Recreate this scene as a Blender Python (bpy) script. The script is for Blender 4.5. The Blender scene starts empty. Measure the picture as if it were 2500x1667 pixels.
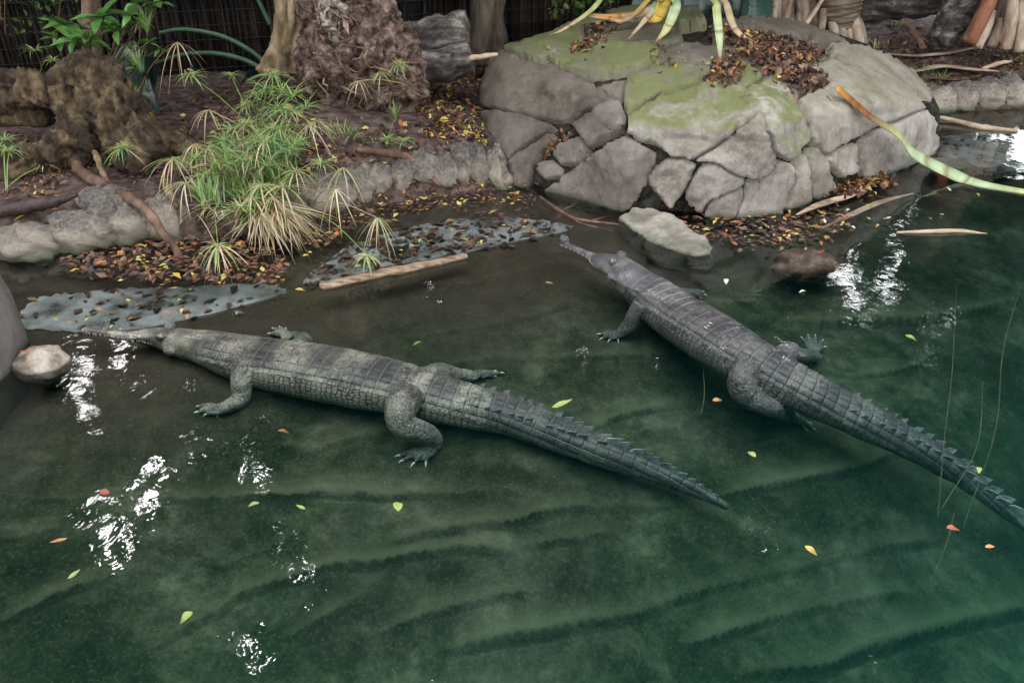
import bpy, bmesh, math, random
import numpy as np
from mathutils import Vector, Matrix, noise as mn
from mathutils.bvhtree import BVHTree
from mathutils.geometry import delaunay_2d_cdt

SC = bpy.context.scene
COL = SC.collection
rng = np.random.default_rng(7)
random.seed(7)

# ------------------------------------------------------------------ camera
CAM_H, PITCH, F = 3.0, math.radians(30.0), 2000.0      # metres above water, downward pitch, focal length in photo pixels
cd = bpy.data.cameras.new('camera')
cam = bpy.data.objects.new('camera', cd); COL.objects.link(cam)
cam.location = (0, 0, CAM_H); cam.rotation_euler = (math.pi/2 - PITCH, 0, 0)
cd.sensor_width = 36; cd.lens = 36 * F / 2500; cd.clip_end = 1000; cd.clip_start = 0.05
SC.camera = cam
# ------------------------------------------------------------------ sky, sun, exposure
SUN_EL, SUN_AZ = math.radians(50), math.radians(-10)     # azimuth clockwise from +Y (straight ahead)
W = bpy.data.worlds.new('World'); SC.world = W; W.use_nodes = True
wn, wl = W.node_tree.nodes, W.node_tree.links
bg = wn['Background']
sky = wn.new('ShaderNodeTexSky'); sky.sky_type = 'NISHITA'; sky.sun_disc = False
sky.sun_elevation = SUN_EL; sky.sun_rotation = SUN_AZ; sky.air_density = 1.0; sky.dust_density = 4.0
hs = wn.new('ShaderNodeHueSaturation'); hs.inputs['Saturation'].default_value = 0.20; hs.inputs['Value'].default_value = 1.25
wl.new(sky.outputs[0], hs.inputs['Color']); wl.new(hs.outputs[0], bg.inputs['Color'])
bg.inputs['Strength'].default_value = 0.15
sd = bpy.data.lights.new('sun', 'SUN'); sd.energy = 1.5; sd.angle = math.radians(40); sd.color = (1, 0.97, 0.94)
sun = bpy.data.objects.new('sun', sd); COL.objects.link(sun)
dvec = Vector((math.sin(SUN_AZ)*math.cos(SUN_EL), math.cos(SUN_AZ)*math.cos(SUN_EL), math.sin(SUN_EL)))
sun.rotation_euler = dvec.to_track_quat('Z', 'Y').to_euler(); sun.location = dvec * 40
vs = SC.view_settings
vs.view_transform = 'Standard'; vs.look = 'None'; vs.gamma = 1; vs.use_curve_mapping = False
vs.exposure = 3.15
SC.render.engine = 'CYCLES'
cy = SC.cycles
cy.use_denoising = True; cy.max_bounces = 8; cy.diffuse_bounces = 3; cy.glossy_bounces = 3
cy.transparent_max_bounces = 24; cy.volume_bounces = 1; cy.transmission_bounces = 4
cy.caustics_reflective = False; cy.caustics_refractive = False
cy.sample_clamp_indirect = 4.0

# ------------------------------------------------------------------ pixel helpers (photo pixels -> world)
def ray(px, py):
    u = (px - 1250) / F; v = (py - 833.5) / F
    cp, sp = math.cos(PITCH), math.sin(PITCH)
    return Vector((u, cp - v * sp, -sp - v * cp))
def P(px, py, z=0.0):
    d = ray(px, py); t = (z - CAM_H) / d.z
    return Vector((d.x * t, d.y * t, z))
def PY(px, py, Y):
    d = ray(px, py); t = Y / d.y
    return Vector((d.x * t, Y, CAM_H + d.z * t))
def mpp(p):                                            # metres per photo pixel at a point
    return (p.y * math.cos(PITCH) + (CAM_H - p.z) * math.sin(PITCH)) / F

# ------------------------------------------------------------------ materials
def new_mat(name):
    m = bpy.data.materials.new(name); m.use_nodes = True
    nt = m.node_tree
    return m, nt.nodes, nt.links, nt.nodes['Principled BSDF']
def ramp(n, stops):
    r = n.new('ShaderNodeValToRGB'); e = r.color_ramp.elements
    while len(e) < len(stops): e.new(0.5)
    for k, (p, c) in enumerate(stops):
        e[k].position = p; e[k].color = (*c, 1) if len(c) == 3 else c
    return r
def mathn(n, l, op, a, b=None, c=None):
    m = n.new('ShaderNodeMath'); m.operation = op
    for i, x in enumerate((a, b, c)):
        if x is None: continue
        if isinstance(x, (int, float)): m.inputs[i].default_value = x
        else: l.new(x, m.inputs[i])
    return m.outputs[0]
def mixc(n, l, fac, a, b, mode='MIX'):
    m = n.new('ShaderNodeMix'); m.data_type = 'RGBA'; m.blend_type = mode
    if isinstance(fac, (int, float)): m.inputs[0].default_value = fac
    else: l.new(fac, m.inputs[0])
    for s, x in ((6, a), (7, b)):
        if isinstance(x, tuple): m.inputs[s].default_value = (*x, 1)
        else: l.new(x, m.inputs[s])
    return m.outputs[2]
def noise_n(n, l, scale, detail=6, rough=0.6, vec=None, dist=0.0):
    t = n.new('ShaderNodeTexNoise'); t.inputs['Scale'].default_value = scale
    t.inputs['Detail'].default_value = detail; t.inputs['Roughness'].default_value = rough
    t.inputs['Distortion'].default_value = dist
    if vec is not None: l.new(vec, t.inputs['Vector'])
    return t.outputs['Fac']
def mrange(n, l, x, a, b, c=0.0, d=1.0):
    m = n.new('ShaderNodeMapRange'); l.new(x, m.inputs[0])
    for i, v in enumerate((a, b, c, d)): m.inputs[i + 1].default_value = v
    return m.outputs[0]
def bump(n, l, bsdf, h, strength=0.5, dist=0.02):
    b = n.new('ShaderNodeBump'); b.inputs['Strength'].default_value = strength; b.inputs['Distance'].default_value = dist
    l.new(h, b.inputs['Height']); l.new(b.outputs[0], bsdf.inputs['Normal'])
    return b

def mat_simple(name, cols, scale=8, rough=0.7, bumps=0.4, bscale=None, bdist=0.01, stretch=None, rand=0.0, spec=0.4):
    """colour ramp driven by world-space noise, with fine relief; 'rand' varies brightness per object"""
    m, n, l, b = new_mat(name)
    tc = n.new('ShaderNodeTexCoord'); vec = tc.outputs['Object']
    if stretch:
        mp = n.new('ShaderNodeMapping'); mp.inputs['Scale'].default_value = stretch; l.new(vec, mp.inputs[0]); vec = mp.outputs[0]
    f = noise_n(n, l, scale, 8, 0.65, vec)
    k = len(cols)
    r = ramp(n, [(0.36 + 0.28 * i / max(1, k - 1), c) for i, c in enumerate(cols)]); l.new(f, r.inputs[0])
    c = r.outputs[0]
    if rand:
        oi = n.new('ShaderNodeObjectInfo')
        v = mrange(n, l, oi.outputs['Random'], 0, 1, 1 - rand, 1 + rand)
        hv = n.new('ShaderNodeHueSaturation'); l.new(c, hv.inputs['Color']); l.new(v, hv.inputs['Value']); c = hv.outputs[0]
    l.new(c, b.inputs['Base Color']); b.inputs['Roughness'].default_value = rough; b.inputs['Specular IOR Level'].default_value = spec
    f2 = noise_n(n, l, bscale or scale * 5, 8, 0.7, vec)
    bump(n, l, b, f2, bumps, bdist)
    return m
def mat_attr(name, rough=0.5, transl=0.25, spec=0.4, bumps=0.0):
    """leaf material: colour from the Col attribute, part of the light passes through"""
    m, n, l, b = new_mat(name)
    a = n.new('ShaderNodeAttribute'); a.attribute_name = 'Col'
    l.new(a.outputs['Color'], b.inputs['Base Color']); b.inputs['Roughness'].default_value = rough
    b.inputs['Specular IOR Level'].default_value = spec
    if transl > 0:
        t = n.new('ShaderNodeBsdfTranslucent'); l.new(a.outputs['Color'], t.inputs['Color'])
        mx = n.new('ShaderNodeMixShader'); mx.inputs[0].default_value = transl
        l.new(b.outputs[0], mx.inputs[1]); l.new(t.outputs[0], mx.inputs[2])
        l.new(mx.outputs[0], n['Material Output'].inputs['Surface'])
    return m
def mat_leaf(name, col, col2, rough=0.4, transl=0.25, rand=0.25):
    m, n, l, b = new_mat(name)
    tc = n.new('ShaderNodeTexCoord')
    f = noise_n(n, l, 30, 4, 0.6, tc.outputs['Object'])
    oi = n.new('ShaderNodeObjectInfo')
    f = mathn(n, l, 'ADD', mathn(n, l, 'MULTIPLY', f, 0.8), mathn(n, l, 'MULTIPLY', oi.outputs['Random'], 0.5))
    r = ramp(n, [(0.3, col), (0.75, col2)]); l.new(f, r.inputs[0])
    l.new(r.outputs[0], b.inputs['Base Color']); b.inputs['Roughness'].default_value = rough
    t = n.new('ShaderNodeBsdfTranslucent'); l.new(r.outputs[0], t.inputs['Color'])
    mx = n.new('ShaderNodeMixShader'); mx.inputs[0].default_value = transl
    l.new(b.outputs[0], mx.inputs[1]); l.new(t.outputs[0], mx.inputs[2])
    l.new(mx.outputs[0], n['Material Output'].inputs['Surface'])
    return m

# ------------------------------------------------------------------ object helpers
def thing(name, label, cat, loc=(0, 0, 0), group=None):
    o = bpy.data.objects.new(name, None); COL.objects.link(o); o.location = loc; o.empty_display_size = 0.1
    tag(o, label, cat, group); return o
def tag(o, label=None, cat=None, group=None, kind=None):
    if label: o['label'] = label
    if cat: o['category'] = cat
    if group: o['group'] = group
    if kind: o['kind'] = kind
    return o
def mesh(name, v, f, smooth=True, col=None, pcol=None):
    me = bpy.data.meshes.new(name)
    v = np.asarray(v, dtype=np.float64)
    if isinstance(f, np.ndarray): f = f.tolist()
    me.from_pydata(v.tolist(), [], f)
    if smooth: me.polygons.foreach_set('use_smooth', np.ones(len(me.polygons), dtype=bool))
    if pcol is not None:
        a = me.color_attributes.new('Col', 'FLOAT_COLOR', 'POINT')
        c = np.ones((len(v), 4)); c[:, :3] = pcol; a.data.foreach_set('color', c.ravel())
    me.update(); return me
def obj(name, me, mat, parent=None, loc=None):
    """link a mesh; vertices are in world space, so a parented mesh is shifted back by its parent's place"""
    o = bpy.data.objects.new(name, me); COL.objects.link(o)
    if mat is not None and len(me.materials) == 0: me.materials.append(mat)
    if parent is not None:
        o.parent = parent
        q = parent; off = Vector((0, 0, 0))
        while q is not None: off += Vector(q.location); q = q.parent
        o.location = (Vector(loc) if loc is not None else Vector((0, 0, 0))) - off
    elif loc is not None: o.location = loc
    return o
def catmull(pts, n):
    p = np.asarray(pts, dtype=float)
    if len(p) == 2: t = np.linspace(0, 1, n)[:, None]; return p[0] * (1 - t) + p[1] * t
    q = np.vstack([2 * p[0] - p[1], p, 2 * p[-1] - p[-2]])
    u = np.linspace(0, len(p) - 1 - 1e-9, n); i = u.astype(int); t = (u - i)[:, None]
    a, b, c, d = q[i], q[i + 1], q[i + 2], q[i + 3]
    return 0.5 * (2 * b + (c - a) * t + (2 * a - 5 * b + 4 * c - d) * t**2 + (3 * b - a - 3 * c + d) * t**3)
def frames(c, up0=None):
    t = np.gradient(c, axis=0); t /= np.linalg.norm(t, axis=1)[:, None] + 1e-12
    up = np.array(up0 if up0 is not None else ([0, 0, 1.0] if abs(t[0][2]) < 0.9 else [1.0, 0, 0]))
    S, U = [], []
    for k in range(len(c)):
        s = np.cross(t[k], up); nl = np.linalg.norm(s)
        if nl < 1e-6: s = S[-1] if S else np.array([1.0, 0, 0])
        else: s = s / nl
        u = np.cross(s, t[k]); S.append(s); U.append(u)
        if up0 is None: up = u
    return t, np.array(S), np.array(U)
def tube(pts, rad, seg=10, n=None, wob=0.0, flat=1.0, seed=0, wobf=5.0):
    """round tapered tube along a smooth path; closed ends. returns verts, faces"""
    pr = np.hstack([np.asarray([tuple(p) for p in pts], dtype=float), np.asarray(rad, dtype=float).reshape(-1, 1)])
    n = n or max(2, 4 * len(pts)); pr = catmull(pr, n)
    c, r = pr[:, :3], np.maximum(pr[:, 3], 1e-4)
    t, S, U = frames(c)
    a = np.linspace(0, 2 * np.pi, seg, endpoint=False)
    ring = (np.cos(a)[None, :, None] * S[:, None, :] + flat * np.sin(a)[None, :, None] * U[:, None, :])
    rr = np.repeat(r[:, None], seg, 1)
    if wob:
        for k in range(n):
            for j in range(seg):
                q = c[k] + ring[k, j] * r[k]
                rr[k, j] *= 1 + wob * mn.noise(Vector(q * wobf) + Vector((seed, 0, 0)))
    v = (c[:, None, :] + ring * rr[:, :, None]).reshape(-1, 3)
    f = []
    for k in range(n - 1):
        for j in range(seg):
            j2 = (j + 1) % seg
            f.append((k * seg + j, k * seg + j2, (k + 1) * seg + j2, (k + 1) * seg + j))
    v = np.vstack([v, c[0] - t[0] * r[0] * 0.3, c[-1] + t[-1] * r[-1] * 0.3]); e0, e1 = len(v) - 2, len(v) - 1
    for j in range(seg):
        j2 = (j + 1) % seg
        f.append((j2, j, e0)); f.append(((n - 1) * seg + j, (n - 1) * seg + j2, e1))
    return v, f
class MB:
    def __init__(s): s.v, s.f, s.c, s.n = [], [], [], 0
    def add(s, v, f, col=None):
        v = np.asarray(v, dtype=float).reshape(-1, 3)
        s.v.append(v); s.f += [tuple(i + s.n for i in q) for q in f]; s.n += len(v)
        if col is not None:
            col = np.asarray(col, dtype=float); s.c.append(np.tile(col, (len(v), 1)) if col.ndim == 1 else col)
        return s
    def mesh(s, name, smooth=True):
        return mesh(name, np.vstack(s.v), s.f, smooth, pcol=np.vstack(s.c) if s.c else None)
def fbm(p, oct=4, seed=0.0):
    q = Vector((float(p[0]) + seed, float(p[1]) + seed * 1.7, float(p[2]) - seed)); s, a = 0.0, 1.0
    for _ in range(oct):
        s += a * mn.noise(q); q = q * 2.03; a *= 0.5
    return s
def voxel(name, parts, size, smooth_it=4, subd=0):
    """weld overlapping tubes/lumps into one continuous skin"""
    mb = MB()
    for v, f in parts: mb.add(v, f)
    me = mb.mesh('tmp'); o = bpy.data.objects.new('tmp', me); COL.objects.link(o)
    m = o.modifiers.new('r', 'REMESH'); m.mode = 'VOXEL'; m.voxel_size = size
    if smooth_it:
        s = o.modifiers.new('s', 'SMOOTH'); s.factor = 0.5; s.iterations = smooth_it
    dg = bpy.context.evaluated_depsgraph_get(); dg.update()
    out = bpy.data.meshes.new_from_object(o.evaluated_get(dg)); out.name = name
    bpy.data.objects.remove(o); bpy.data.meshes.remove(me)
    out.polygons.foreach_set('use_smooth', np.ones(len(out.polygons), dtype=bool))
    return out
def get_v(me):
    a = np.empty(len(me.vertices) * 3); me.vertices.foreach_get('co', a); return a.reshape(-1, 3)
def get_n(me):
    a = np.empty(len(me.vertices) * 3); me.vertex_normals.foreach_get('vector', a); return a.reshape(-1, 3)
def roughen(me, amp, scale, oct=4, seed=0.0, ridged=False):
    v, nn = get_v(me), get_n(me)
    d = np.array([fbm(p * scale, oct, seed) for p in v])
    if ridged: d = 0.5 - np.abs(d) * 1.6
    v += nn * (d * amp)[:, None]
    me.vertices.foreach_set('co', v.ravel()); me.update()
def sphere(c, r, seg=12, rings=8, sc=(1, 1, 1)):
    v, f = [], []
    for i in range(rings + 1):
        th = math.pi * i / rings
        for j in range(seg):
            ph = 2 * math.pi * j / seg
            v.append((c[0] + r * sc[0] * math.sin(th) * math.cos(ph), c[1] + r * sc[1] * math.sin(th) * math.sin(ph), c[2] + r * sc[2] * math.cos(th)))
    for i in range(rings):
        for j in range(seg):
            f.append((i * seg + j, (i + 1) * seg + j, (i + 1) * seg + (j + 1) % seg, i * seg + (j + 1) % seg))
    return np.array(v), f

# ------------------------------------------------------------------ terrain: pond bed and banks as one height field
SHORE = np.array([[p.x, p.y] for p in [P(-500, 700), P(0, 650), P(150, 625), P(300, 598), P(430, 600), P(560, 590), P(660, 575), P(760, 545), P(900, 502),
                                       P(1000, 488), P(1150, 473), P(1250, 466)]] + [[0.9, 8.9], [2.0, 9.5], [4.2, 10.6], [5.4, 11.4], [6.7, 11.75], [8.5, 11.9], [14, 12]])
def ys(X): return np.interp(X, SHORE[:, 0], SHORE[:, 1])
def sst(x, a, b):
    t = np.clip((x - a) / (b - a), 0, 1); return t * t * (3 - 2 * t)
def base_bed(X, Y):
    s = np.maximum(ys(X) - Y, 0)
    z = -0.12 - 0.03 * np.minimum(s, 1.7) - 0.19 * np.maximum(s - 1.7, 0) - 0.03 * np.clip(X, 0, 6) * sst(s, 0.8, 4) - 0.09 * np.clip(X + 1, 0, 6) * sst(s, 4.2, 7)
    return z
def PB(px, py):
    z = -0.5
    for _ in range(12):
        p = P(px, py, z); z = float(base_bed(p.x, p.y))
    return P(px, py, z)
LEDGES = [  # photo pixels of the rock ledges seen through the water, height of the step
    ([(1050, 908), (1201, 888), (1382, 881), (1660, 877)], 0.05), ([(744, 1127), (860, 1088), (946, 1070)], 0.05),
    ([(60, 1235), (300, 1228), (800, 1222), (1250, 1228)], 0.045), ([(520, 1390), (560, 1384), (691, 1336), (771, 1293)], 0.05),
    ([(340, 1607), (531, 1495), (611, 1448), (797, 1405), (957, 1378), (1116, 1352), (1250, 1362)], 0.07),
    ([(946, 1336), (1089, 1309), (1250, 1293), (1383, 1256), (1489, 1251), (1622, 1246), (1728, 1214)], 0.07),
    ([(1250, 1352), (1409, 1320), (1489, 1312)], 0.05), ([(1080, 1590), (1250, 1559), (1409, 1533), (1548, 1517), (1654, 1480), (1781, 1448), (1914, 1416), (2100, 1368), (2286, 1331)], 0.09),
    ([(1675, 1575), (1808, 1549), (1941, 1511), (2100, 1485), (2207, 1458)], 0.06), ([(1750, 1675), (1861, 1650), (2047, 1618), (2207, 1575), (2419, 1517), (2560, 1490)], 0.1),
    ([(1750, 1222), (1910, 1195), (2089, 1161), (2186, 1117), (2300, 1090)], 0.06), ([(-60, 1560), (0, 1533), (159, 1458), (298, 1400)], 0.07), ([(691, 1564), (797, 1511), (877, 1469)], 0.06),
    ([(1400, 1075), (1560, 1010), (1700, 990)], 0.04), ([(1850, 1110), (2000, 1065), (2150, 1010)], 0.04), ([(560, 985), (760, 960), (880, 965)], 0.04),
    ([(1000, 830), (1250, 790), (1420, 740)], 0.05), ([(1000, 700), (1200, 690), (1400, 640)], 0.04), ([(1880, 795), (2060, 800), (2254, 788), (2380, 768), (2520, 730)], 0.12),
    ([(2080, 930), (2200, 905), (2300, 860)], 0.04), ([(0, 1330), (120, 1310), (230, 1270)], 0.05), ([(900, 1560), (1050, 1500), (1200, 1470), (1330, 1455)], 0.05)]
LW = []
for pl, st in LEDGES:
    w = np.array([tuple(PB(*q))[:2] for q in pl]); w = catmull(w, 40); w = w[np.argsort(w[:, 0])]
    LW.append((w, st))
def vnoise(X, Y, sc, seed=0, oct=3):
    """cheap smooth value noise on arrays"""
    out = np.zeros_like(X); a = 1.0
    r = np.random.default_rng(seed)
    for o in range(oct):
        tab = r.random((64, 64)); x = X * sc * 2**o + 13.7 * o; y = Y * sc * 2**o + 5.1 * o
        xi, yi = np.floor(x).astype(int), np.floor(y).astype(int); fx, fy = x - xi, y - yi
        fx = fx * fx * (3 - 2 * fx); fy = fy * fy * (3 - 2 * fy)
        g = lambda i, j: tab[i % 64, j % 64]
        out += a * ((g(xi, yi) * (1 - fx) + g(xi + 1, yi) * fx) * (1 - fy) + (g(xi, yi + 1) * (1 - fx) + g(xi + 1, yi + 1) * fx) * fy - 0.5)
        a *= 0.5
    return out
def height(X, Y, rim=None):
    X = np.asarray(X, dtype=float); Y = np.asarray(Y, dtype=float)
    sh = ys(X) + 0.10 * vnoise(X, Y, 1.6, 3)
    d = Y - sh
    z = np.where(d < 0, base_bed(X, Y), 0.0)
    for k, (w, st) in enumerate(LW):
        fx = np.interp(X, w[:, 0], w[:, 1]) + 0.03 * vnoise(X, Y * 0 + k, 2.6, 40 + k)
        win = sst(X, w[0, 0] - 0.15, w[0, 0] + 0.25) * (1 - sst(X, w[-1, 0] - 0.25, w[-1, 0] + 0.15))
        q = Y - fx
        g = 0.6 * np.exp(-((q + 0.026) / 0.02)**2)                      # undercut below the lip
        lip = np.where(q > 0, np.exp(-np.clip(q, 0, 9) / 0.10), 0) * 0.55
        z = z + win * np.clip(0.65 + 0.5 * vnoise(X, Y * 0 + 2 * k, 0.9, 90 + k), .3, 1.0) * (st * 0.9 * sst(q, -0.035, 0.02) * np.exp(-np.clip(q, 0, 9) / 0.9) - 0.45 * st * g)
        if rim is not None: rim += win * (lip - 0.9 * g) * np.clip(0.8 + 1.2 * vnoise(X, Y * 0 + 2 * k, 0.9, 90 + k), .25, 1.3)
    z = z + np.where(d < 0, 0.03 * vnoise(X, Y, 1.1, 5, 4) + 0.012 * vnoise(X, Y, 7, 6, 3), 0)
    slope = 0.03 + 0.08 * sst(X, 2.5, 6.5)
    zb = -0.10 + 0.42 * sst(d, -0.06, 0.55) + slope * np.clip(d, 0, 5) + 0.10 * vnoise(X, Y, 0.9, 8, 3) * sst(d, 0.2, 1) + 0.03 * vnoise(X, Y, 5, 9, 3)
    zb = zb + 0.28 * np.exp(-((X + 1.9)**2 / 2.2 + (Y - 9.1)**2 / 0.9))      # soil mound below the tree
    z = np.where(d < 0, np.minimum(z, -0.06) * sst(-d, -0.05, 0.1) + zb * (1 - sst(-d, -0.05, 0.1)), zb)
    near = sst(-Y, 1.0, 2.5)                                         # bank on the visitors' side
    z = z * (1 - near) + 1.3 * near
    for sx in (-1, 1):
        side = sst(sx * X, 7.2, 8.2) * (1 - sst(Y, 6, 8)) if sx < 0 else sst(sx * X, 10, 11) * (1 - sst(Y, 10, 12)); z = z * (1 - side) + 0.5 * side
    return z

gx = np.concatenate([[-150, -80, -40, -24, -16, -12], np.arange(-9, -6, 0.2), np.arange(-6, 7.6, 0.022), np.arange(7.6, 11, 0.2), [13, 17, 24, 40, 80, 150]])
gy = np.concatenate([[-120, -60, -30, -15, -8, -5], np.arange(-3, 1.6, 0.15), np.arange(1.6, 6.2, 0.02), np.arange(6.2, 10.2, 0.03), np.arange(10.2, 17, 0.08), [18, 20, 24, 30, 40, 60, 100, 160]])
GX, GY = np.meshgrid(gx, gy)
rim = np.zeros_like(GX); GZ = height(GX, GY, rim)
nx, ny = len(gx), len(gy)
def Hs(X, Y):
    i = np.clip(np.searchsorted(gx, X) - 1, 0, nx - 2); j = np.clip(np.searchsorted(gy, Y) - 1, 0, ny - 2)
    u = (X - gx[i]) / (gx[i + 1] - gx[i]); w = (Y - gy[j]) / (gy[j + 1] - gy[j])
    return (GZ[j, i] * (1 - u) + GZ[j, i + 1] * u) * (1 - w) + (GZ[j + 1, i] * (1 - u) + GZ[j + 1, i + 1] * u) * w
def H(x, y): return float(Hs(np.array([x]), np.array([y]))[0])
TT = np.linspace(2.0, 17.0, 1500)
def ghit(px, py, dz=0.0, floor=-9.0):
    """where the sight line meets the terrain (or the water surface when floor = 0)"""
    d = ray(px, py); X, Y, Z = d.x * TT, d.y * TT, CAM_H + d.z * TT
    k = int(np.argmax(Z < np.maximum(Hs(X, Y), floor) + dz))
    return Vector((X[k], Y[k], Z[k]))
ii = np.arange(nx * ny).reshape(ny, nx)
quads = np.stack([ii[:-1, :-1], ii[:-1, 1:], ii[1:, 1:], ii[1:, :-1]], -1).reshape(-1, 4)
qz = GZ.ravel()[quads].mean(1)
V = np.stack([GX.ravel(), GY.ravel(), GZ.ravel()], 1)
def sub(mask, name, att=None):
    q = quads[mask]; u, inv = np.unique(q, return_inverse=True)
    me = bpy.data.meshes.new(name); me.from_pydata(V[u].tolist(), [], inv.reshape(-1, 4).tolist())
    me.polygons.foreach_set('use_smooth', np.ones(len(me.polygons), dtype=bool))
    if att is not None:
        a = me.attributes.new('rim', 'FLOAT', 'POINT'); a.data.foreach_set('value', att.ravel()[u].copy())
    return me

# pond bed: sculpted rock under algae and silt
m, n, l, b = new_mat('pond_bed')
geo = n.new('ShaderNodeNewGeometry'); pos = geo.outputs['Position']
f1 = noise_n(n, l, 1.3, 6, 0.65, pos, 0.5); f2 = noise_n(n, l, 6.0, 10, 0.8, pos); f3 = noise_n(n, l, 45, 4, 0.75, pos)
fa = mathn(n, l, 'ADD', mathn(n, l, 'MULTIPLY', f1, 0.55), mathn(n, l, 'MULTIPLY', f2, 0.5))
r1 = ramp(n, [(0.41, (0.006, 0.010, 0.004)), (0.49, (0.018, 0.022, 0.009)), (0.56, (0.044, 0.045, 0.024)), (0.65, (0.11, 0.10, 0.062))]); l.new(fa, r1.inputs[0])
f0 = noise_n(n, l, 0.55, 4, 0.6, pos, 0.8)
r0 = ramp(n, [(0.40, (0.016, 0.012, 0.008)), (0.5, (0.045, 0.036, 0.025)), (0.58, (0.085, 0.07, 0.052)), (0.68, (0.16, 0.135, 0.105))]); l.new(fa, r0.inputs[0])
rr1 = mixc(n, l, mathn(n, l, 'MULTIPLY', mrange(n, l, f0, 0.45, 0.6), 0.5), r1.outputs[0], r0.outputs[0])
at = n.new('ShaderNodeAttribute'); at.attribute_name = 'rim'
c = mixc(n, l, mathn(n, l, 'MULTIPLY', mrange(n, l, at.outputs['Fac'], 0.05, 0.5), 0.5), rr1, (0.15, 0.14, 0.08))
c = mixc(n, l, mathn(n, l, 'MULTIPLY', mrange(n, l, at.outputs['Fac'], -0.08, -0.5), 0.6), c, (0.012, 0.018, 0.010))  # dark line under each ledge lip: shade painted into the bed
# leaf-brown silt near the far shore
sep = n.new('ShaderNodeSeparateXYZ'); l.new(pos, sep.inputs[0])
shz = mrange(n, l, sep.outputs['Z'], -0.42, -0.2)
c = mixc(n, l, mathn(n, l, 'MULTIPLY', shz, 0.9), c, mixc(n, l, f2, (0.02, 0.012, 0.008), (0.085, 0.06, 0.042)))
c = mixc(n, l, mathn(n, l, 'MULTIPLY', mrange(n, l, f3, 0.53, 0.66), 0.30), c, (0.16, 0.155, 0.085))
l.new(c, b.inputs['Base Color']); b.inputs['Roughness'].default_value = 0.9; b.inputs['Specular IOR Level'].default_value = 0.1
bump(n, l, b, mathn(n, l, 'ADD', f2, mathn(n, l, 'MULTIPLY', f3, 0.25)), 0.7, 0.03)
M_BED = m
# bank soil
M_SOIL = mat_simple('bank_soil', [(0.025, 0.016, 0.013), (0.08, 0.052, 0.043), (0.15, 0.105, 0.09)], 9, 0.9, 0.8, 40, 0.02, spec=0.2)
water_zone = (qz < -0.03)
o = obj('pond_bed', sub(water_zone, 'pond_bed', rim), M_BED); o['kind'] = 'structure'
o = obj('ground', sub(~water_zone, 'ground'), M_SOIL); o['kind'] = 'structure'

# ------------------------------------------------------------------ water: closed body, mirror-like top with faint ripples, greenish and slightly cloudy
m, n, l, b = new_mat('pond_water'); n.remove(b)
geo = n.new('ShaderNodeNewGeometry'); mp = n.new('ShaderNodeMapping'); l.new(geo.outputs['Position'], mp.inputs[0])
mp.inputs['Scale'].default_value = (1.0, 0.8, 1)
w1 = noise_n(n, l, 2.2, 2, 0.5, mp.outputs[0], 0.6); w2 = noise_n(n, l, 9, 3, 0.6, mp.outputs[0], 0.4)
hh = mathn(n, l, 'ADD', w1, mathn(n, l, 'MULTIPLY', w2, 0.22))
bp = n.new('ShaderNodeBump'); bp.inputs['Strength'].default_value = 0.22; bp.inputs['Distance'].default_value = 0.03; l.new(hh, bp.inputs['Height'])
gl = n.new('ShaderNodeBsdfGlossy'); gl.inputs['Roughness'].default_value = 0.0; l.new(bp.outputs[0], gl.inputs['Normal'])
tr = n.new('ShaderNodeBsdfTransparent')
fr = n.new('ShaderNodeFresnel'); fr.inputs['IOR'].default_value = 1.45; l.new(bp.outputs[0], fr.inputs['Normal'])
mx = n.new('ShaderNodeMixShader'); l.new(fr.outputs[0], mx.inputs[0]); l.new(tr.outputs[0], mx.inputs[1]); l.new(gl.outputs[0], mx.inputs[2])
l.new(mx.outputs[0], n['Material Output'].inputs['Surface'])
pv = n.new('ShaderNodeVolumePrincipled'); pv.inputs['Color'].default_value = (0.04, 0.36, 0.38, 1); pv.inputs['Density'].default_value = 0.09
pv.inputs['Anisotropy'].default_value = 0.3; pv.inputs['Absorption Color'].default_value = (0.25, 0.62, 0.58, 1)
va = n.new('ShaderNodeVolumeAbsorption'); va.inputs['Color'].default_value = (0.47, 0.86, 0.79, 1); va.inputs['Density'].default_value = 0.60
ad = n.new('ShaderNodeAddShader'); l.new(pv.outputs[0], ad.inputs[0]); l.new(va.outputs[0], ad.inputs[1])
l.new(ad.outputs[0], n['Material Output'].inputs['Volume'])
M_WATER = m
x0, x1, y0, y1, zb = -7.8, 10.6, -2.2, 12.6, -2.6
v = [(x0, y0, 0), (x1, y0, 0), (x1, y1, 0), (x0, y1, 0), (x0, y0, zb), (x1, y0, zb), (x1, y1, zb), (x0, y1, zb)]
o = obj('water', mesh('water', v, [(0, 1, 2, 3), (7, 6, 5, 4), (0, 4, 5, 1), (1, 5, 6, 2), (2, 6, 7, 3), (3, 7, 4, 0)], False), M_WATER)
o['kind'] = 'structure'
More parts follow.
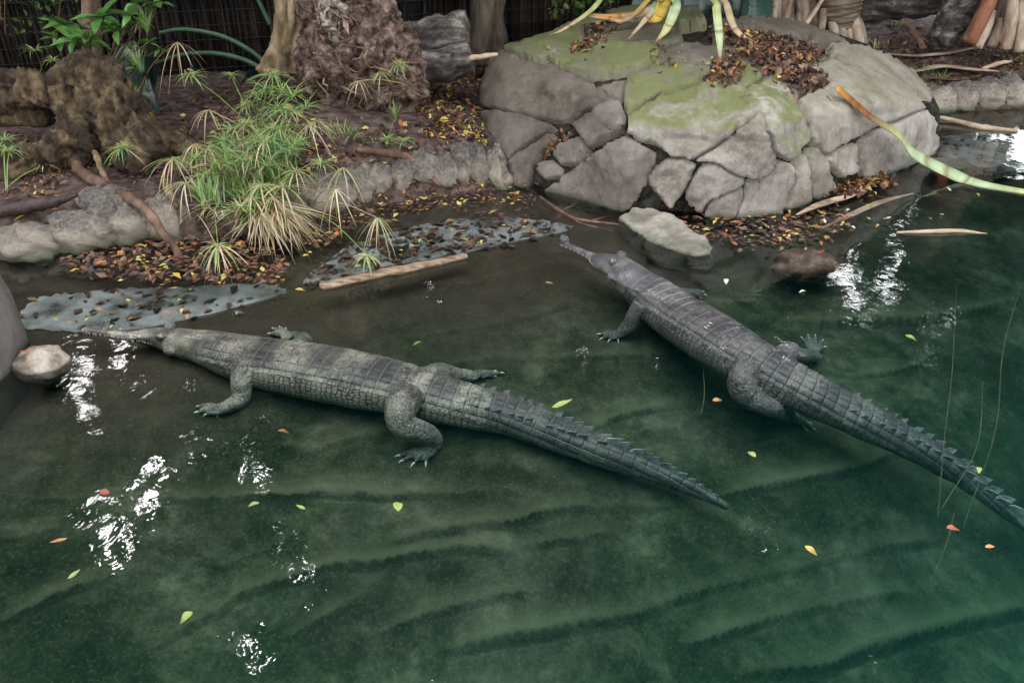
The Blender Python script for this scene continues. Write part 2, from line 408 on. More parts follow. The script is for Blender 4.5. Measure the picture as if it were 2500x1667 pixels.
# ================================================================== rock outcrop: dark core with separate stones set into it
def mat_rock(name):
    m, n, l, b = new_mat(name)
    geo = n.new('ShaderNodeNewGeometry'); pos = geo.outputs['Position']
    at = n.new('ShaderNodeAttribute'); at.attribute_type = 'OBJECT'; at.attribute_name = 'tint'
    mo = n.new('ShaderNodeAttribute'); mo.attribute_type = 'OBJECT'; mo.attribute_name = 'moss'
    f1 = noise_n(n, l, 2.2, 7, 0.65, pos); f2 = noise_n(n, l, 16, 10, 0.8, pos); f3 = noise_n(n, l, 90, 5, 0.75, pos)
    r = ramp(n, [(0.37, (0.45, 0.40, 0.36)), (0.5, (1, 0.96, 0.92)), (0.63, (1.45, 1.43, 1.40))])
    l.new(mathn(n, l, 'ADD', mathn(n, l, 'MULTIPLY', f1, 0.6), mathn(n, l, 'MULTIPLY', f2, 0.4)), r.inputs[0])
    c = mixc(n, l, 1.0, at.outputs['Color'], r.outputs[0], 'MULTIPLY')
    # streaks running down the faces
    mp = n.new('ShaderNodeMapping'); mp.inputs['Scale'].default_value = (9, 9, 0.9); l.new(pos, mp.inputs[0])
    fs = noise_n(n, l, 1.0, 5, 0.6, mp.outputs[0])
    c = mixc(n, l, mathn(n, l, 'MULTIPLY', mrange(n, l, fs, 0.5, 0.7), 0.35), c, (0.10, 0.085, 0.075))
    c = mixc(n, l, mathn(n, l, 'MULTIPLY', mrange(n, l, f3, 0.6, 0.8), 0.4), c, (0.5, 0.48, 0.44))
    # moss
    sp = n.new('ShaderNodeSeparateXYZ'); l.new(geo.outputs['Normal'], sp.inputs[0])
    up = mrange(n, l, sp.outputs['Z'], 0.1, 0.75)
    fm = noise_n(n, l, 2.6, 6, 0.6, pos, 0.3)
    mf = mathn(n, l, 'MULTIPLY', mathn(n, l, 'MULTIPLY', up, mo.outputs['Fac']), mrange(n, l, fm, 0.33, 0.52))
    c = mixc(n, l, mathn(n, l, 'MULTIPLY', mf, 0.8), c, mixc(n, l, f2, (0.13, 0.15, 0.055), (0.34, 0.35, 0.14)))
    # algae and damp at the waterline
    spz = n.new('ShaderNodeSeparateXYZ'); l.new(pos, spz.inputs[0])
    zz = mathn(n, l, 'ADD', spz.outputs['Z'], mathn(n, l, 'MULTIPLY', f2, -0.10))
    c = mixc(n, l, mathn(n, l, 'MULTIPLY', mrange(n, l, zz, 0.015, -0.05), 0.85), c, (0.05, 0.075, 0.03))
    l.new(c, b.inputs['Base Color'])
    l.new(mrange(n, l, f2, 0.3, 0.7, 0.45, 0.8), b.inputs['Roughness']); b.inputs['Specular IOR Level'].default_value = 0.4
    h = mathn(n, l, 'ADD', mathn(n, l, 'MULTIPLY', f2, 0.8), mathn(n, l, 'MULTIPLY', f3, 0.3))
    bump(n, l, b, h, 1.0, 0.06)
    return m
M_ROCK = mat_rock('rock_face')
M_CREV = mat_simple('crevice_soil', [(0.012, 0.011, 0.01), (0.03, 0.026, 0.022), (0.06, 0.06, 0.04)], 12, 0.95, 0.8, 60, 0.02, spec=0.1)

R0 = [P(1168, 300, .2), P(1220, 425, .1), P(1300, 455, 0), P(1400, 482, 0), P(1520, 515, 0), P(1640, 518, 0), P(1760, 530, 0), P(1880, 522, 0), P(1975, 495, 0),
      P(2080, 452, 0), P(2200, 410, 0), P(2270, 380, 0), P(2288, 345, 0.0), Vector((5.9, 11.6, .2)), Vector((4.8, 12.9, .5)), Vector((3, 13.2, .5)), Vector((1.2, 12.6, .4)), Vector((.1, 11.4, .35))]
R2 = [P(1215, 125, 1.0), P(1255, 165, .98), P(1345, 200, 0.95), P(1430, 235, 0.93), P(1530, 285, .9), P(1600, 290, .88), P(1700, 300, .9), P(1850, 300, .93), P(1950, 270, .93),
      P(2050, 250, .92), P(2150, 240, .85), P(2235, 240, .72), P(2262, 258, .55), Vector((5.3, 11.6, .75)), Vector((4.4, 12.5, 1.05)), Vector((2.9, 12.7, 1.2)), Vector((1.4, 12.2, 1.25)), Vector((.45, 11.3, 1.1))]
RC = Vector((2.55, 10.9, 1.33))
rows = []
for k, (a, c2) in enumerate(zip(R0, R2)):
    lo = a.copy(); lo.z -= 0.5
    out = (a - RC); out.z = 0; out.normalize()
    mid = a.lerp(c2, 0.5) + out * 0.10
    up = a.lerp(c2, 0.82) + out * 0.07
    i1 = c2.lerp(RC, 0.3); i1.z = c2.z + (RC.z - c2.z) * 0.55 + 0.02
    i2 = c2.lerp(RC, 0.65); i2.z = c2.z + (RC.z - c2.z) * 0.85 + 0.01
    rows.append([lo, a, mid, up, c2, i1, i2])
K = len(R0); cols = [catmull([tuple(p) for p in col], 40) for col in rows]
ringpts = np.array(cols)                                  # K x 40 x 3
big = []
for j in range(40):
    loop = ringpts[:, j]; ext = np.vstack([loop[-3:], loop, loop[:3]])
    big.append(catmull(ext, (K + 5) * 8 + 1)[3 * 8: (3 + K) * 8])
big = np.array(big); nr = big.shape[1]
vv = np.vstack([big.reshape(-1, 3), [tuple(RC)]])
ff = []
for j in range(39):
    for k in range(nr):
        k2 = (k + 1) % nr; ff.append((j * nr + k, j * nr + k2, (j + 1) * nr + k2, (j + 1) * nr + k))
for k in range(nr): ff.append((39 * nr + k, 39 * nr + (k + 1) % nr, len(vv) - 1))
core_me = mesh('core', vv, ff)
roughen(core_me, 0.035, 1.7, 4, 3.0)
core_bvh = BVHTree.FromPolygons([Vector(p) for p in get_v(core_me)], [tuple(p.vertices) for p in core_me.polygons])
outcrop = thing('rock_outcrop', 'big mossy mound of cracked grey boulders rising out of the pond', 'rock', tuple(P(1700, 525, 0)))
cv_, cn_ = get_v(core_me), get_n(core_me)
core_me.vertices.foreach_set('co', (cv_ - cn_ * 0.055).ravel()); core_me.update()
obj('core', core_me, M_CREV, outcrop)
def c3(*q): return [(1150 + x / 2.306, y / 2.306) for x, y in q]
def c4(*q): return [(1800 + x / 2.306, y / 2.306) for x, y in q]
LT, MD, DK, LG = (.42, .375, .33), (.29, .25, .22), (.20, .166, .142), (.51, .465, .42)
STONES = [
 (c3((175,215),(330,165),(620,160),(640,200),(600,270),(530,300),(445,315),(400,360),(330,335),(240,300),(180,270)), MD, 1.0, .07),
 (c3((445,325),(560,255),(760,240),(1000,250),(1070,280),(1060,310),(960,375),(800,420),(640,435),(540,395),(450,345)), MD, 1.0, .09),
 (c3((645,155),(900,130),(1100,140),(1190,210),(1170,245),(1070,270),(900,235),(780,230),(660,210)), DK, .3, .06),
 (c3((740,80),(1000,30),(1200,20),(1300,70),(1320,140),(1180,160),(1090,130),(900,120)), MD, .7, .12),
 (c3((365,150),(480,100),(680,90),(760,125),(640,150),(450,155)), MD, .8, .08),
 (c3((168,285),(240,320),(330,350),(400,370),(440,352),(540,410),(620,450),(680,480),(760,530),(720,590),(560,680),(500,690),(430,670),(300,640),(150,612),(60,600),(55,500),(100,350)), DK, .1, .06),
 (c3((45,625),(150,628),(300,655),(430,690),(470,730),(340,800),(250,860),(200,900),(120,800),(70,720)), DK, .0, .06),
 (c3((350,812),(450,752),(470,790),(380,880),(340,940),(330,990),(320,1050),(250,1010),(205,912),(260,862)), DK, .0, .05),
 (c3((460,870),(480,810),(600,770),(640,830),(665,870),(600,930),(500,930)), MD, .0, .035),
 (c3((370,920),(440,905),(500,950),(500,985),(420,1010),(370,960)), MD, .0, .03),
 (c3((570,700),(720,600),(780,570),(840,580),(860,640),(845,740),(740,790),(670,835),(620,760)), MD, .0, .055),
 (c3((690,482),(880,452),(870,500),(840,560),(770,530)), MD, .2, .02),
 (c3((882,462),(1000,382),(1200,362),(1340,382),(1350,440),(1250,480),(1050,540),(960,590),(890,640),(865,600),(860,520)), MD, 1.0, .07),
 (c3((1080,290),(1200,242),(1380,262),(1430,300),(1370,338),(1330,368),(1200,350),(1015,365)), DK, .2, .05),
 (c3((890,660),(970,600),(1060,555),(1300,495),(1500,485),(1640,560),(1600,640),(1480,740),(1380,820),(1250,895),(1130,885),(1060,820),(930,780),(880,730)), LG, 1.0, .08),
 (c3((1490,748),(1610,655),(1650,665),(1660,720),(1714,930),(1619,1012),(1500,980),(1380,920),(1262,905),(1390,828)), LG, .2, .08),
 (c4((-60,505),(60,503),(150,445),(240,465),(300,525),(330,600),(395,740),(385,800),(335,865),(310,902),(228,882),(168,750),(135,650),(40,600)), LG, 1.3, .07),
 (c4((-130,390),(0,338),(80,372),(146,432),(60,488),(-70,488),(-145,455)), MD, 1.2, .05),
 (c4((335,560),(520,480),(500,430),(380,400),(560,330),(500,262),(600,244),(720,270),(860,320),(980,400),(1078,490),(1088,590),(960,648),(780,718),(660,775),(500,865),(480,866),(405,780),(397,720)), LT, .35, .07),
 (c4((1088,602),(1132,750),(1128,850),(1000,890),(850,950),(730,985),(692,960),(690,822),(742,765),(900,692)), LG, .0, .06),
 (c4((497,887),(560,855),(675,815),(677,970),(590,1000),(562,970)), LG, .2, .04),
 (c4((402,830),(440,832),(490,890),(570,1040),(470,1110),(420,1080),(400,900)), LT, .8, .05),
 (c4((335,882),(380,872),(395,920),(410,1080),(400,1150),(280,1160),(270,1140),(320,1040),(325,930)), LT, .5, .05),
 (c4((215,908),(300,922),(315,970),(310,1030),(260,1140),(240,1200),(55,1205),(50,1150),(110,1060),(145,1000),(210,967)), LG, .3, .05),
 (c3((1300,935),(1380,930),(1480,990),(1555,1015),(1530,1040),(1440,1090),(1340,1130),(1290,1175),(1220,1140),(1205,1090),(1240,1020)), LG, .0, .05),
 (c3((1310,1182),(1345,1142),(1450,1097),(1528,1062),(1540,1108),(1470,1200),(1370,1225)), LT, .0, .04),
 (c3((1552,1037),(1614,1018),(1630,1060),(1560,1200),(1482,1205),(1545,1110)), LG, .0, .04),
 (c3((1000,985),(1100,900),(1200,905),(1250,940),(1230,1010),(1195,1080),(1120,1145),(1070,1110),(1000,1030)), LT, .0, .05),
 (c3((410,1037),(560,962),(680,882),(780,802),(870,768),(930,800),(1040,860),(1035,920),(1000,970),(980,1040),(940,1110),(860,1170),(640,1130),(440,1080)), MD, .0, .06),
 (c4((-80,100),(120,95),(330,120),(560,195),(620,240),(500,256),(400,220),(120,182),(-140,154)), DK, .1, .04),
 (c4((-140,162),(120,190),(400,228),(540,322),(370,396),(480,440),(500,470),(320,548),(300,510),(160,432),(85,362),(0,325),(-120,328)), DK, .15, .05),
]
def cast(px, py):
    d = ray(px, py).normalized()
    hit = core_bvh.ray_cast(Vector((0, 0, CAM_H)), d)
    if hit[0] is None:
        best = None
        for t in np.linspace(7.5, 13.5, 60):
            q = Vector((0, 0, CAM_H)) + d * t; h2 = core_bvh.find_nearest(q)
            if best is None or h2[3] < best[3]: best = h2
        return best[0], best[1]
    nrm = hit[1] if hit[1].dot(d) < 0 else -hit[1]
    return hit[0], nrm
def stone_patch(poly, bulge, seed, inset=-5.5, step=7.0, caster=cast, edge_px=6.0, wob=4.5):
    pts = []
    for k in range(len(poly)):
        a, b2 = np.array(poly[k]), np.array(poly[(k + 1) % len(poly)])
        m_ = max(1, int(np.linalg.norm(b2 - a) / step))
        for j in range(m_): pts.append(a + (b2 - a) * j / m_)
    pts = np.array(pts); cen = pts.mean(0)
    # small irregular outline, pulled inward for the joint
    nn_ = len(pts); tn = np.roll(pts, -1, 0) - np.roll(pts, 1, 0); nrm = np.stack([tn[:, 1], -tn[:, 0]], 1); nrm /= np.linalg.norm(nrm, axis=1)[:, None] + 1e-9
    area = 0.5 * np.sum(pts[:, 0] * np.roll(pts[:, 1], -1) - np.roll(pts[:, 0], -1) * pts[:, 1])
    if area < 0: nrm = -nrm
    wv = np.array([mn.noise(Vector((p[0] * 0.06, p[1] * 0.06, seed))) + 0.6 * mn.noise(Vector((p[0] * 0.2, p[1] * 0.2, seed))) for p in pts])
    pts = pts - nrm * (inset + wob * np.abs(wv))[:, None]
    lo, hi = pts.min(0), pts.max(0)
    gxs, gys = np.meshgrid(np.arange(lo[0], hi[0], step), np.arange(lo[1], hi[1], step))
    g = np.stack([gxs.ravel(), gys.ravel()], 1) + np.random.default_rng(int(seed)).uniform(-2, 2, (gxs.size, 2))
    a0, b0 = pts, np.roll(pts, -1, 0)
    def dist(q):
        ab = b0 - a0; t = np.clip(((q[:, None] - a0) * ab).sum(2) / ((ab**2).sum(1) + 1e-9), 0, 1)
        return np.sqrt((((a0 + t[..., None] * ab) - q[:, None])**2).sum(2)).min(1)
    def inside(q):
        x, y = q[:, 0:1], q[:, 1:2]
        cr = ((a0[:, 1] > y) != (b0[:, 1] > y)) & (x < (b0[:, 0] - a0[:, 0]) * (y - a0[:, 1]) / (b0[:, 1] - a0[:, 1] + 1e-12) + a0[:, 0])
        return cr.sum(1) % 2 == 1
    dg = dist(g); g = g[inside(g) & (dg > step * 0.45)]
    # a tight row just inside the edge gives the stones a rounded arris
    allp = np.vstack([pts, g]) if len(g) else pts
    r = delaunay_2d_cdt([Vector(p) for p in allp], [(k, (k + 1) % nn_) for k in range(nn_)], [], 1, 1e-4)
    v2 = np.array([tuple(q) for q in r[0]]); d2 = dist(v2)
    v3 = []
    for q, dd in zip(v2, d2):
        p, nr_ = caster(q[0], q[1])
        e = min(dd / edge_px, 1.0); prof = math.sqrt(max(0.0, 1 - (1 - e)**2))
        amp = -0.075 + (0.075 + bulge) * prof + 0.03 * e * fbm(Vector(p) * 2.3, 4, seed) + 0.016 * e * (0.5 - abs(fbm(Vector(p) * 4.5, 3, seed)) * 1.5) + 0.012 * e * fbm(Vector(p) * 14, 3, seed)
        v3.append(p + nr_ * amp)
    faces = [tuple(f) for f in r[2]]
    # outer edge dips into the core: a wall of quads round the stone
    v3 = np.array([tuple(p) for p in v3])
    return v3, faces, d2
WLX, WLY = [1220, 1300, 1400, 1520, 1640, 1760, 1880, 1975, 2080, 2200, 2270], [425, 455, 482, 515, 518, 530, 522, 495, 452, 410, 380]
for k, (poly, tint, moss, bul) in enumerate(STONES):
    poly = [(x, y + (16 if y > np.interp(x, WLX, WLY) - 24 else 0)) for x, y in poly]      # foot of the lowest stones reaches under water
    moss *= 1.25; bul *= 0.5
    v3, fcs, d2 = stone_patch(poly, bul, k + 1.0)
    # orient faces towards the viewer side
    a_, b_, c_ = v3[fcs[0][0]], v3[fcs[0][1]], v3[fcs[0][2]]
    if np.dot(np.cross(b_ - a_, c_ - a_), np.array([0, 0, CAM_H]) - a_) < 0: fcs = [f[::-1] for f in fcs]
    o = obj('stone', mesh('stone', v3, fcs), M_ROCK, outcrop)
    j = random.uniform(0.88, 1.12); o['tint'] = [t * j for t in tint]; o['moss'] = float(moss)

def boulder(name, c, r, sc, seed, amp=0.22, flat=0.0, freq=1.4, res=28, rot=0.0, sharp=0.0):
    v, f = sphere((0, 0, 0), 1.0, res, res * 2 // 3)
    cr, sr = math.cos(rot), math.sin(rot)
    out = []
    for p in v:
        q = Vector(p); d = 1 + amp * fbm(q * freq, 4, seed)
        if sharp: d = d + sharp * (0.35 - abs(mn.noise(q * 2.6 + Vector((seed, 0, 0))))) 
        x, y, z = q.x * sc[0] * d, q.y * sc[1] * d, q.z * sc[2] * d
        if flat: z = min(z, sc[2] * (1 - flat))
        out.append((c[0] + r * (x * cr - y * sr), c[1] + r * (x * sr + y * cr), c[2] + r * z))
    return mesh(name, out, f)
def rockthing(name, label, cat, me, tint, moss=0.0, group=None, mat=None):
    o = obj(name, me, mat or M_ROCK); tag(o, label, cat, group); o['tint'] = list(tint); o['moss'] = moss; return o

# flat slab lying at the foot of the outcrop
slab_px = [(1512, 528), (1545, 508), (1600, 510), (1640, 525), (1690, 560), (1745, 600), (1738, 615), (1700, 622), (1640, 607), (1580, 580), (1540, 555)]
top = [P(x, y, 0.045 - 0.0002 * (y - 505)) for x, y in slab_px]; nq = len(top)
sv = [tuple(p) for p in top] + [(p.x, p.y + .02, p.z - .22) for p in top]
sf = [tuple(range(nq))[::-1], tuple(range(nq, 2 * nq))] + [(k, (k + 1) % nq, (k + 1) % nq + nq, k + nq) for k in range(nq)]
me = voxel('flat_slab', [(np.array(sv), sf)], 0.016, 6); roughen(me, 0.03, 4, 5, 9); roughen(me, 0.012, 16, 3, 2, True)
rockthing('flat_slab', 'flat pale stone slab leaning in the water at the foot of the outcrop', 'stone slab', me, (.58, .53, .46), 0.0)
# corner boulder and its small companion on the left
v0 = [(-120, 560), (-20, 610), (15, 660), (35, 760), (62, 860), (60, 905), (50, 940), (20, 985), (-20, 1010), (-140, 1010)]
bc = P(-60, 965, 0)
def left_rock():
    v, f = sphere((0, 0, 0), 1, 40, 28)
    out = []
    for p in v:
        q = Vector(p); s = 1 / max(abs(q.x), abs(q.y), abs(q.z) * 0.9)**0.55
        d = s * (1 + 0.10 * fbm(q * 1.6, 4, 4))
        zt = q.z * d
        tp = 1 - 0.13 * max(0, zt)
        out.append((-4.05 + q.x * d * 0.60 * tp, 4.72 + q.y * d * 0.55 * tp, 0.12 + zt * 1.05))
    return mesh('corner_boulder', out, f)
rockthing('corner_boulder', 'tall smooth grey boulder standing beside the small tan stone', 'boulder', left_rock(), (.24, .215, .20), 0.2)
p = P(95, 885, 0.03)
rockthing('tan_stone', 'small tan stone poking out of the water against the tall smooth boulder', 'stone', boulder('tan_stone', (p.x - .02, p.y + .05, -0.02), 0.205, (0.95, 0.75, 0.62), 3, .2), (.36, .28, .20), 0, None, mat_simple('tan_stone', [(.10, .09, .07), (.30, .24, .18), (.44, .40, .35)], 8, .7, .8))
p = P(2315, 410, 0.0)
rockthing('wet_stone', 'low wet stone barely breaking the surface beside the outcrop end', 'stone', boulder('wet_stone', (p.x, p.y + .1, -0.03), 0.26, (1.3, 0.8, 0.35), 6, .2), (.16, .15, .13))
p = P(1985, 605, 0)
rockthing('sunken_rock', 'reddish brown rock just under the surface among floating leaves', 'rock', boulder('sunken_rock', (p.x, p.y + .05, -0.20), 0.28, (1.2, 0.8, 0.45), 16, .25), (.16, .09, .06), 0, None, mat_simple('sunken_rock', [(.03,.015,.01),(.10,.05,.035),(.2,.15,.11)], 8, .8, .6))

# limestone edging along the water: separate weathered blocks
def mat_limestone():
    m, n, l, b = new_mat('weathered_limestone')
    geo = n.new('ShaderNodeNewGeometry'); pos = geo.outputs['Position']
    f1 = noise_n(n, l, 5, 7, 0.7, pos); f2 = noise_n(n, l, 26, 8, 0.75, pos); f3 = noise_n(n, l, 100, 4, 0.7, pos)
    sp = n.new('ShaderNodeSeparateXYZ'); l.new(pos, sp.inputs[0])
    at = n.new('ShaderNodeAttribute'); at.attribute_type = 'OBJECT'; at.attribute_name = 'tint'
    zz = mathn(n, l, 'ADD', sp.outputs['Z'], mathn(n, l, 'MULTIPLY', f1, -0.75))
    pale = ramp(n, [(0.3, (0.36, 0.29, 0.22)), (0.5, (0.52, 0.46, 0.38)), (0.7, (0.64, 0.61, 0.56))]); l.new(f2, pale.inputs[0])
    grey = ramp(n, [(0.35, (0.05, 0.043, 0.038)), (0.5, (0.18, 0.16, 0.142)), (0.66, (0.36, 0.33, 0.295))]); l.new(f2, grey.inputs[0])
    c = mixc(n, l, mrange(n, l, zz, -0.26, -0.02), pale.outputs[0], grey.outputs[0])
    c = mixc(n, l, 1.0, c, at.outputs['Color'], 'MULTIPLY')
    c = mixc(n, l, mathn(n, l, 'MULTIPLY', mrange(n, l, mathn(n, l, 'ADD', sp.outputs['Z'], mathn(n, l, 'MULTIPLY', f2, -0.12)), 0.04, -0.04), 0.8), c, (0.06, 0.085, 0.03))
    l.new(c, b.inputs['Base Color']); b.inputs['Roughness'].default_value = 0.85
    bump(n, l, b, mathn(n, l, 'ADD', f2, mathn(n, l, 'MULTIPLY', f3, 0.3)), 0.9, 0.03)
    return m
M_LIME = mat_limestone()
EDG = [  # photo px of the block's middle, half width / half height in px, lean, group text
 (50, 590, 78, 62, 0), (190, 560, 82, 66, 1), (300, 545, 60, 60, 2), (398, 530, 45, 60, 3), (250, 500, 70, 45, 4),
 (760, 465, 55, 48, 5), (700, 480, 40, 36, 16), (815, 455, 40, 50, 6), (872, 440, 36, 52, 7), (925, 430, 34, 50, 8), (985, 425, 34, 46, 9), (1035, 400, 34, 52, 10), (1085, 410, 36, 48, 11),
 (1130, 395, 34, 56, 12), (1165, 400, 28, 58, 13), (1210, 405, 26, 58, 14), (1225, 432, 26, 34, 15),
 (2290, 245, 42, 42, 20), (2350, 235, 46, 42, 21), (2415, 228, 44, 44, 22), (2470, 225, 44, 46, 23), (2540, 222, 44, 46, 24)]
ELAB = {0: 'pale limestone block under the dark wet branch, beside the tall smooth boulder', 1: 'long limestone block with a whitish foot, below the tip of the dark branch', 2: 'limestone block crossed by the thick curving brown root', 3: 'limestone block between the curving brown root and the yellowing sedge', 4: 'grey upper limestone block behind the one the brown root crosses',
        16: 'low limestone block half hidden by the drooping straw blades of the sedge', 5: 'first bare limestone block to the right of the dense sedge', 15: 'small low limestone block wedged at the foot of the outcrop', 14: 'tall narrow limestone block touching the outcrop', 9: 'limestone block in front of the lower end of the reddish bank root', 20: 'limestone block of the far bank touching the outcrop end', 21: 'limestone block below the broad curled husk on the far bank'}
for (px, py, hw, hh_, sd_) in EDG:
    g0 = ghit(px, py + hh_ * .3, 0.0, 0.0)
    c = PY(px, py, g0.y + .03); s = mpp(c)
    me = boulder('edging_stone', (c.x, c.y + (.05 if sd_ < 5 or sd_ > 19 else .10), c.z - (.04 if sd_ < 5 or sd_ > 19 else .07) - random.uniform(0, .05)), 1.0, (hw * s * random.uniform(.9, 1.25), 0.24, hh_ * s * random.uniform(.85, 1.1)), sd_ + 30, .16, 0, 1.7, 26, random.uniform(-.35, .35), 0.4)
    roughen(me, .022, 6, 4, sd_, True)
    if sd_ in ELAB: lab, grp = ELAB[sd_], None
    elif sd_ < 5: lab, grp = 'grey weathered limestone block of the bank edge below the gnarled stump', 'edging blocks below the stump'
    elif sd_ < 20: lab, grp = 'tilted pale limestone block edging the bank between the sedge and the outcrop', 'edging blocks between sedge and outcrop'
    else: lab, grp = 'rounded limestone block edging the bank beyond the outcrop, below the prop roots', 'edging blocks beyond the outcrop'
    tv = random.uniform(.75, 1.1)
    if sd_ < 20: tv *= .72
    rockthing('edging_stone', lab, 'stone', me, (tv, tv * .95, tv * .9), 0.0, grp, M_LIME)

# pale sheets just under the surface, coloured to stand in for sky reflection
M_SKY_SHEET = mat_simple('pale_sky_reflection', [(0.05, 0.045, 0.038), (0.17, 0.165, 0.15), (0.27, 0.265, 0.25), (0.33, 0.33, 0.315)], 2.5, 0.9, 0.3, 90, 0.01, spec=0.1)
def sky_sheet(poly, seed, name='sky_reflection_sheet', mat=None, dz=.018, floor=-.16):
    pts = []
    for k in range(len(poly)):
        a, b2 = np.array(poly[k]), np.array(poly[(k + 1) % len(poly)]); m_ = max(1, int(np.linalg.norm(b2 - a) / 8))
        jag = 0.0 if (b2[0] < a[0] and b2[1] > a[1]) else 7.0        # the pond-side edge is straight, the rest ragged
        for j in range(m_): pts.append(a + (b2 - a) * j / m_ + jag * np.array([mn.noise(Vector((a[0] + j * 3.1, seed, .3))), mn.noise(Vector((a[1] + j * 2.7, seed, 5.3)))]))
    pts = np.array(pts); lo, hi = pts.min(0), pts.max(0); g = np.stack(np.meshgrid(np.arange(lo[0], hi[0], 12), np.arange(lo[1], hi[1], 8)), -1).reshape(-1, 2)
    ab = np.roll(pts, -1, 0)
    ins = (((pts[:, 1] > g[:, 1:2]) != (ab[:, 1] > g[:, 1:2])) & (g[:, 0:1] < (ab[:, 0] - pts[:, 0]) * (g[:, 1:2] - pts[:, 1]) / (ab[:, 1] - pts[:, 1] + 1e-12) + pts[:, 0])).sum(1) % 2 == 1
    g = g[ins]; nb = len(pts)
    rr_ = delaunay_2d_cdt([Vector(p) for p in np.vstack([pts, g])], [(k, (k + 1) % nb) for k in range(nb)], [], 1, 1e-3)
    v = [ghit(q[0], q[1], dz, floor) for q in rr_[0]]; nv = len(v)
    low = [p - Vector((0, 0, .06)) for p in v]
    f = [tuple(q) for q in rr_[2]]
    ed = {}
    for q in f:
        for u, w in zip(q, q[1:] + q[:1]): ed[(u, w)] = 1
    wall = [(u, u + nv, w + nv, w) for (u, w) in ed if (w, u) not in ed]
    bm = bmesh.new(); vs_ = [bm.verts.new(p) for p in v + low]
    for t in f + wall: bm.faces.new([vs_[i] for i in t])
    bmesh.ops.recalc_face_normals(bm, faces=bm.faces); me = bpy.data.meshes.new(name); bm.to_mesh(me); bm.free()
    o = obj(name, me, mat or M_SKY_SHEET); o['kind'] = 'structure'
SKY_SHEETS = [[(40, 800), (50, 760), (90, 728), (150, 718), (220, 712), (330, 702), (460, 700), (640, 690), (690, 700), (700, 714), (650, 730), (520, 765), (345, 803), (200, 812)],
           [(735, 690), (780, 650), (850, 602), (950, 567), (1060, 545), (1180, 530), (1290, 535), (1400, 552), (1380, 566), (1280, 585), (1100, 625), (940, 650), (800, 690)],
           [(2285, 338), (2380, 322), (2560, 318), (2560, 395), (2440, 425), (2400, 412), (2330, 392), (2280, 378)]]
for k, s_ in enumerate(SKY_SHEETS): sky_sheet(s_, k * 3.3)
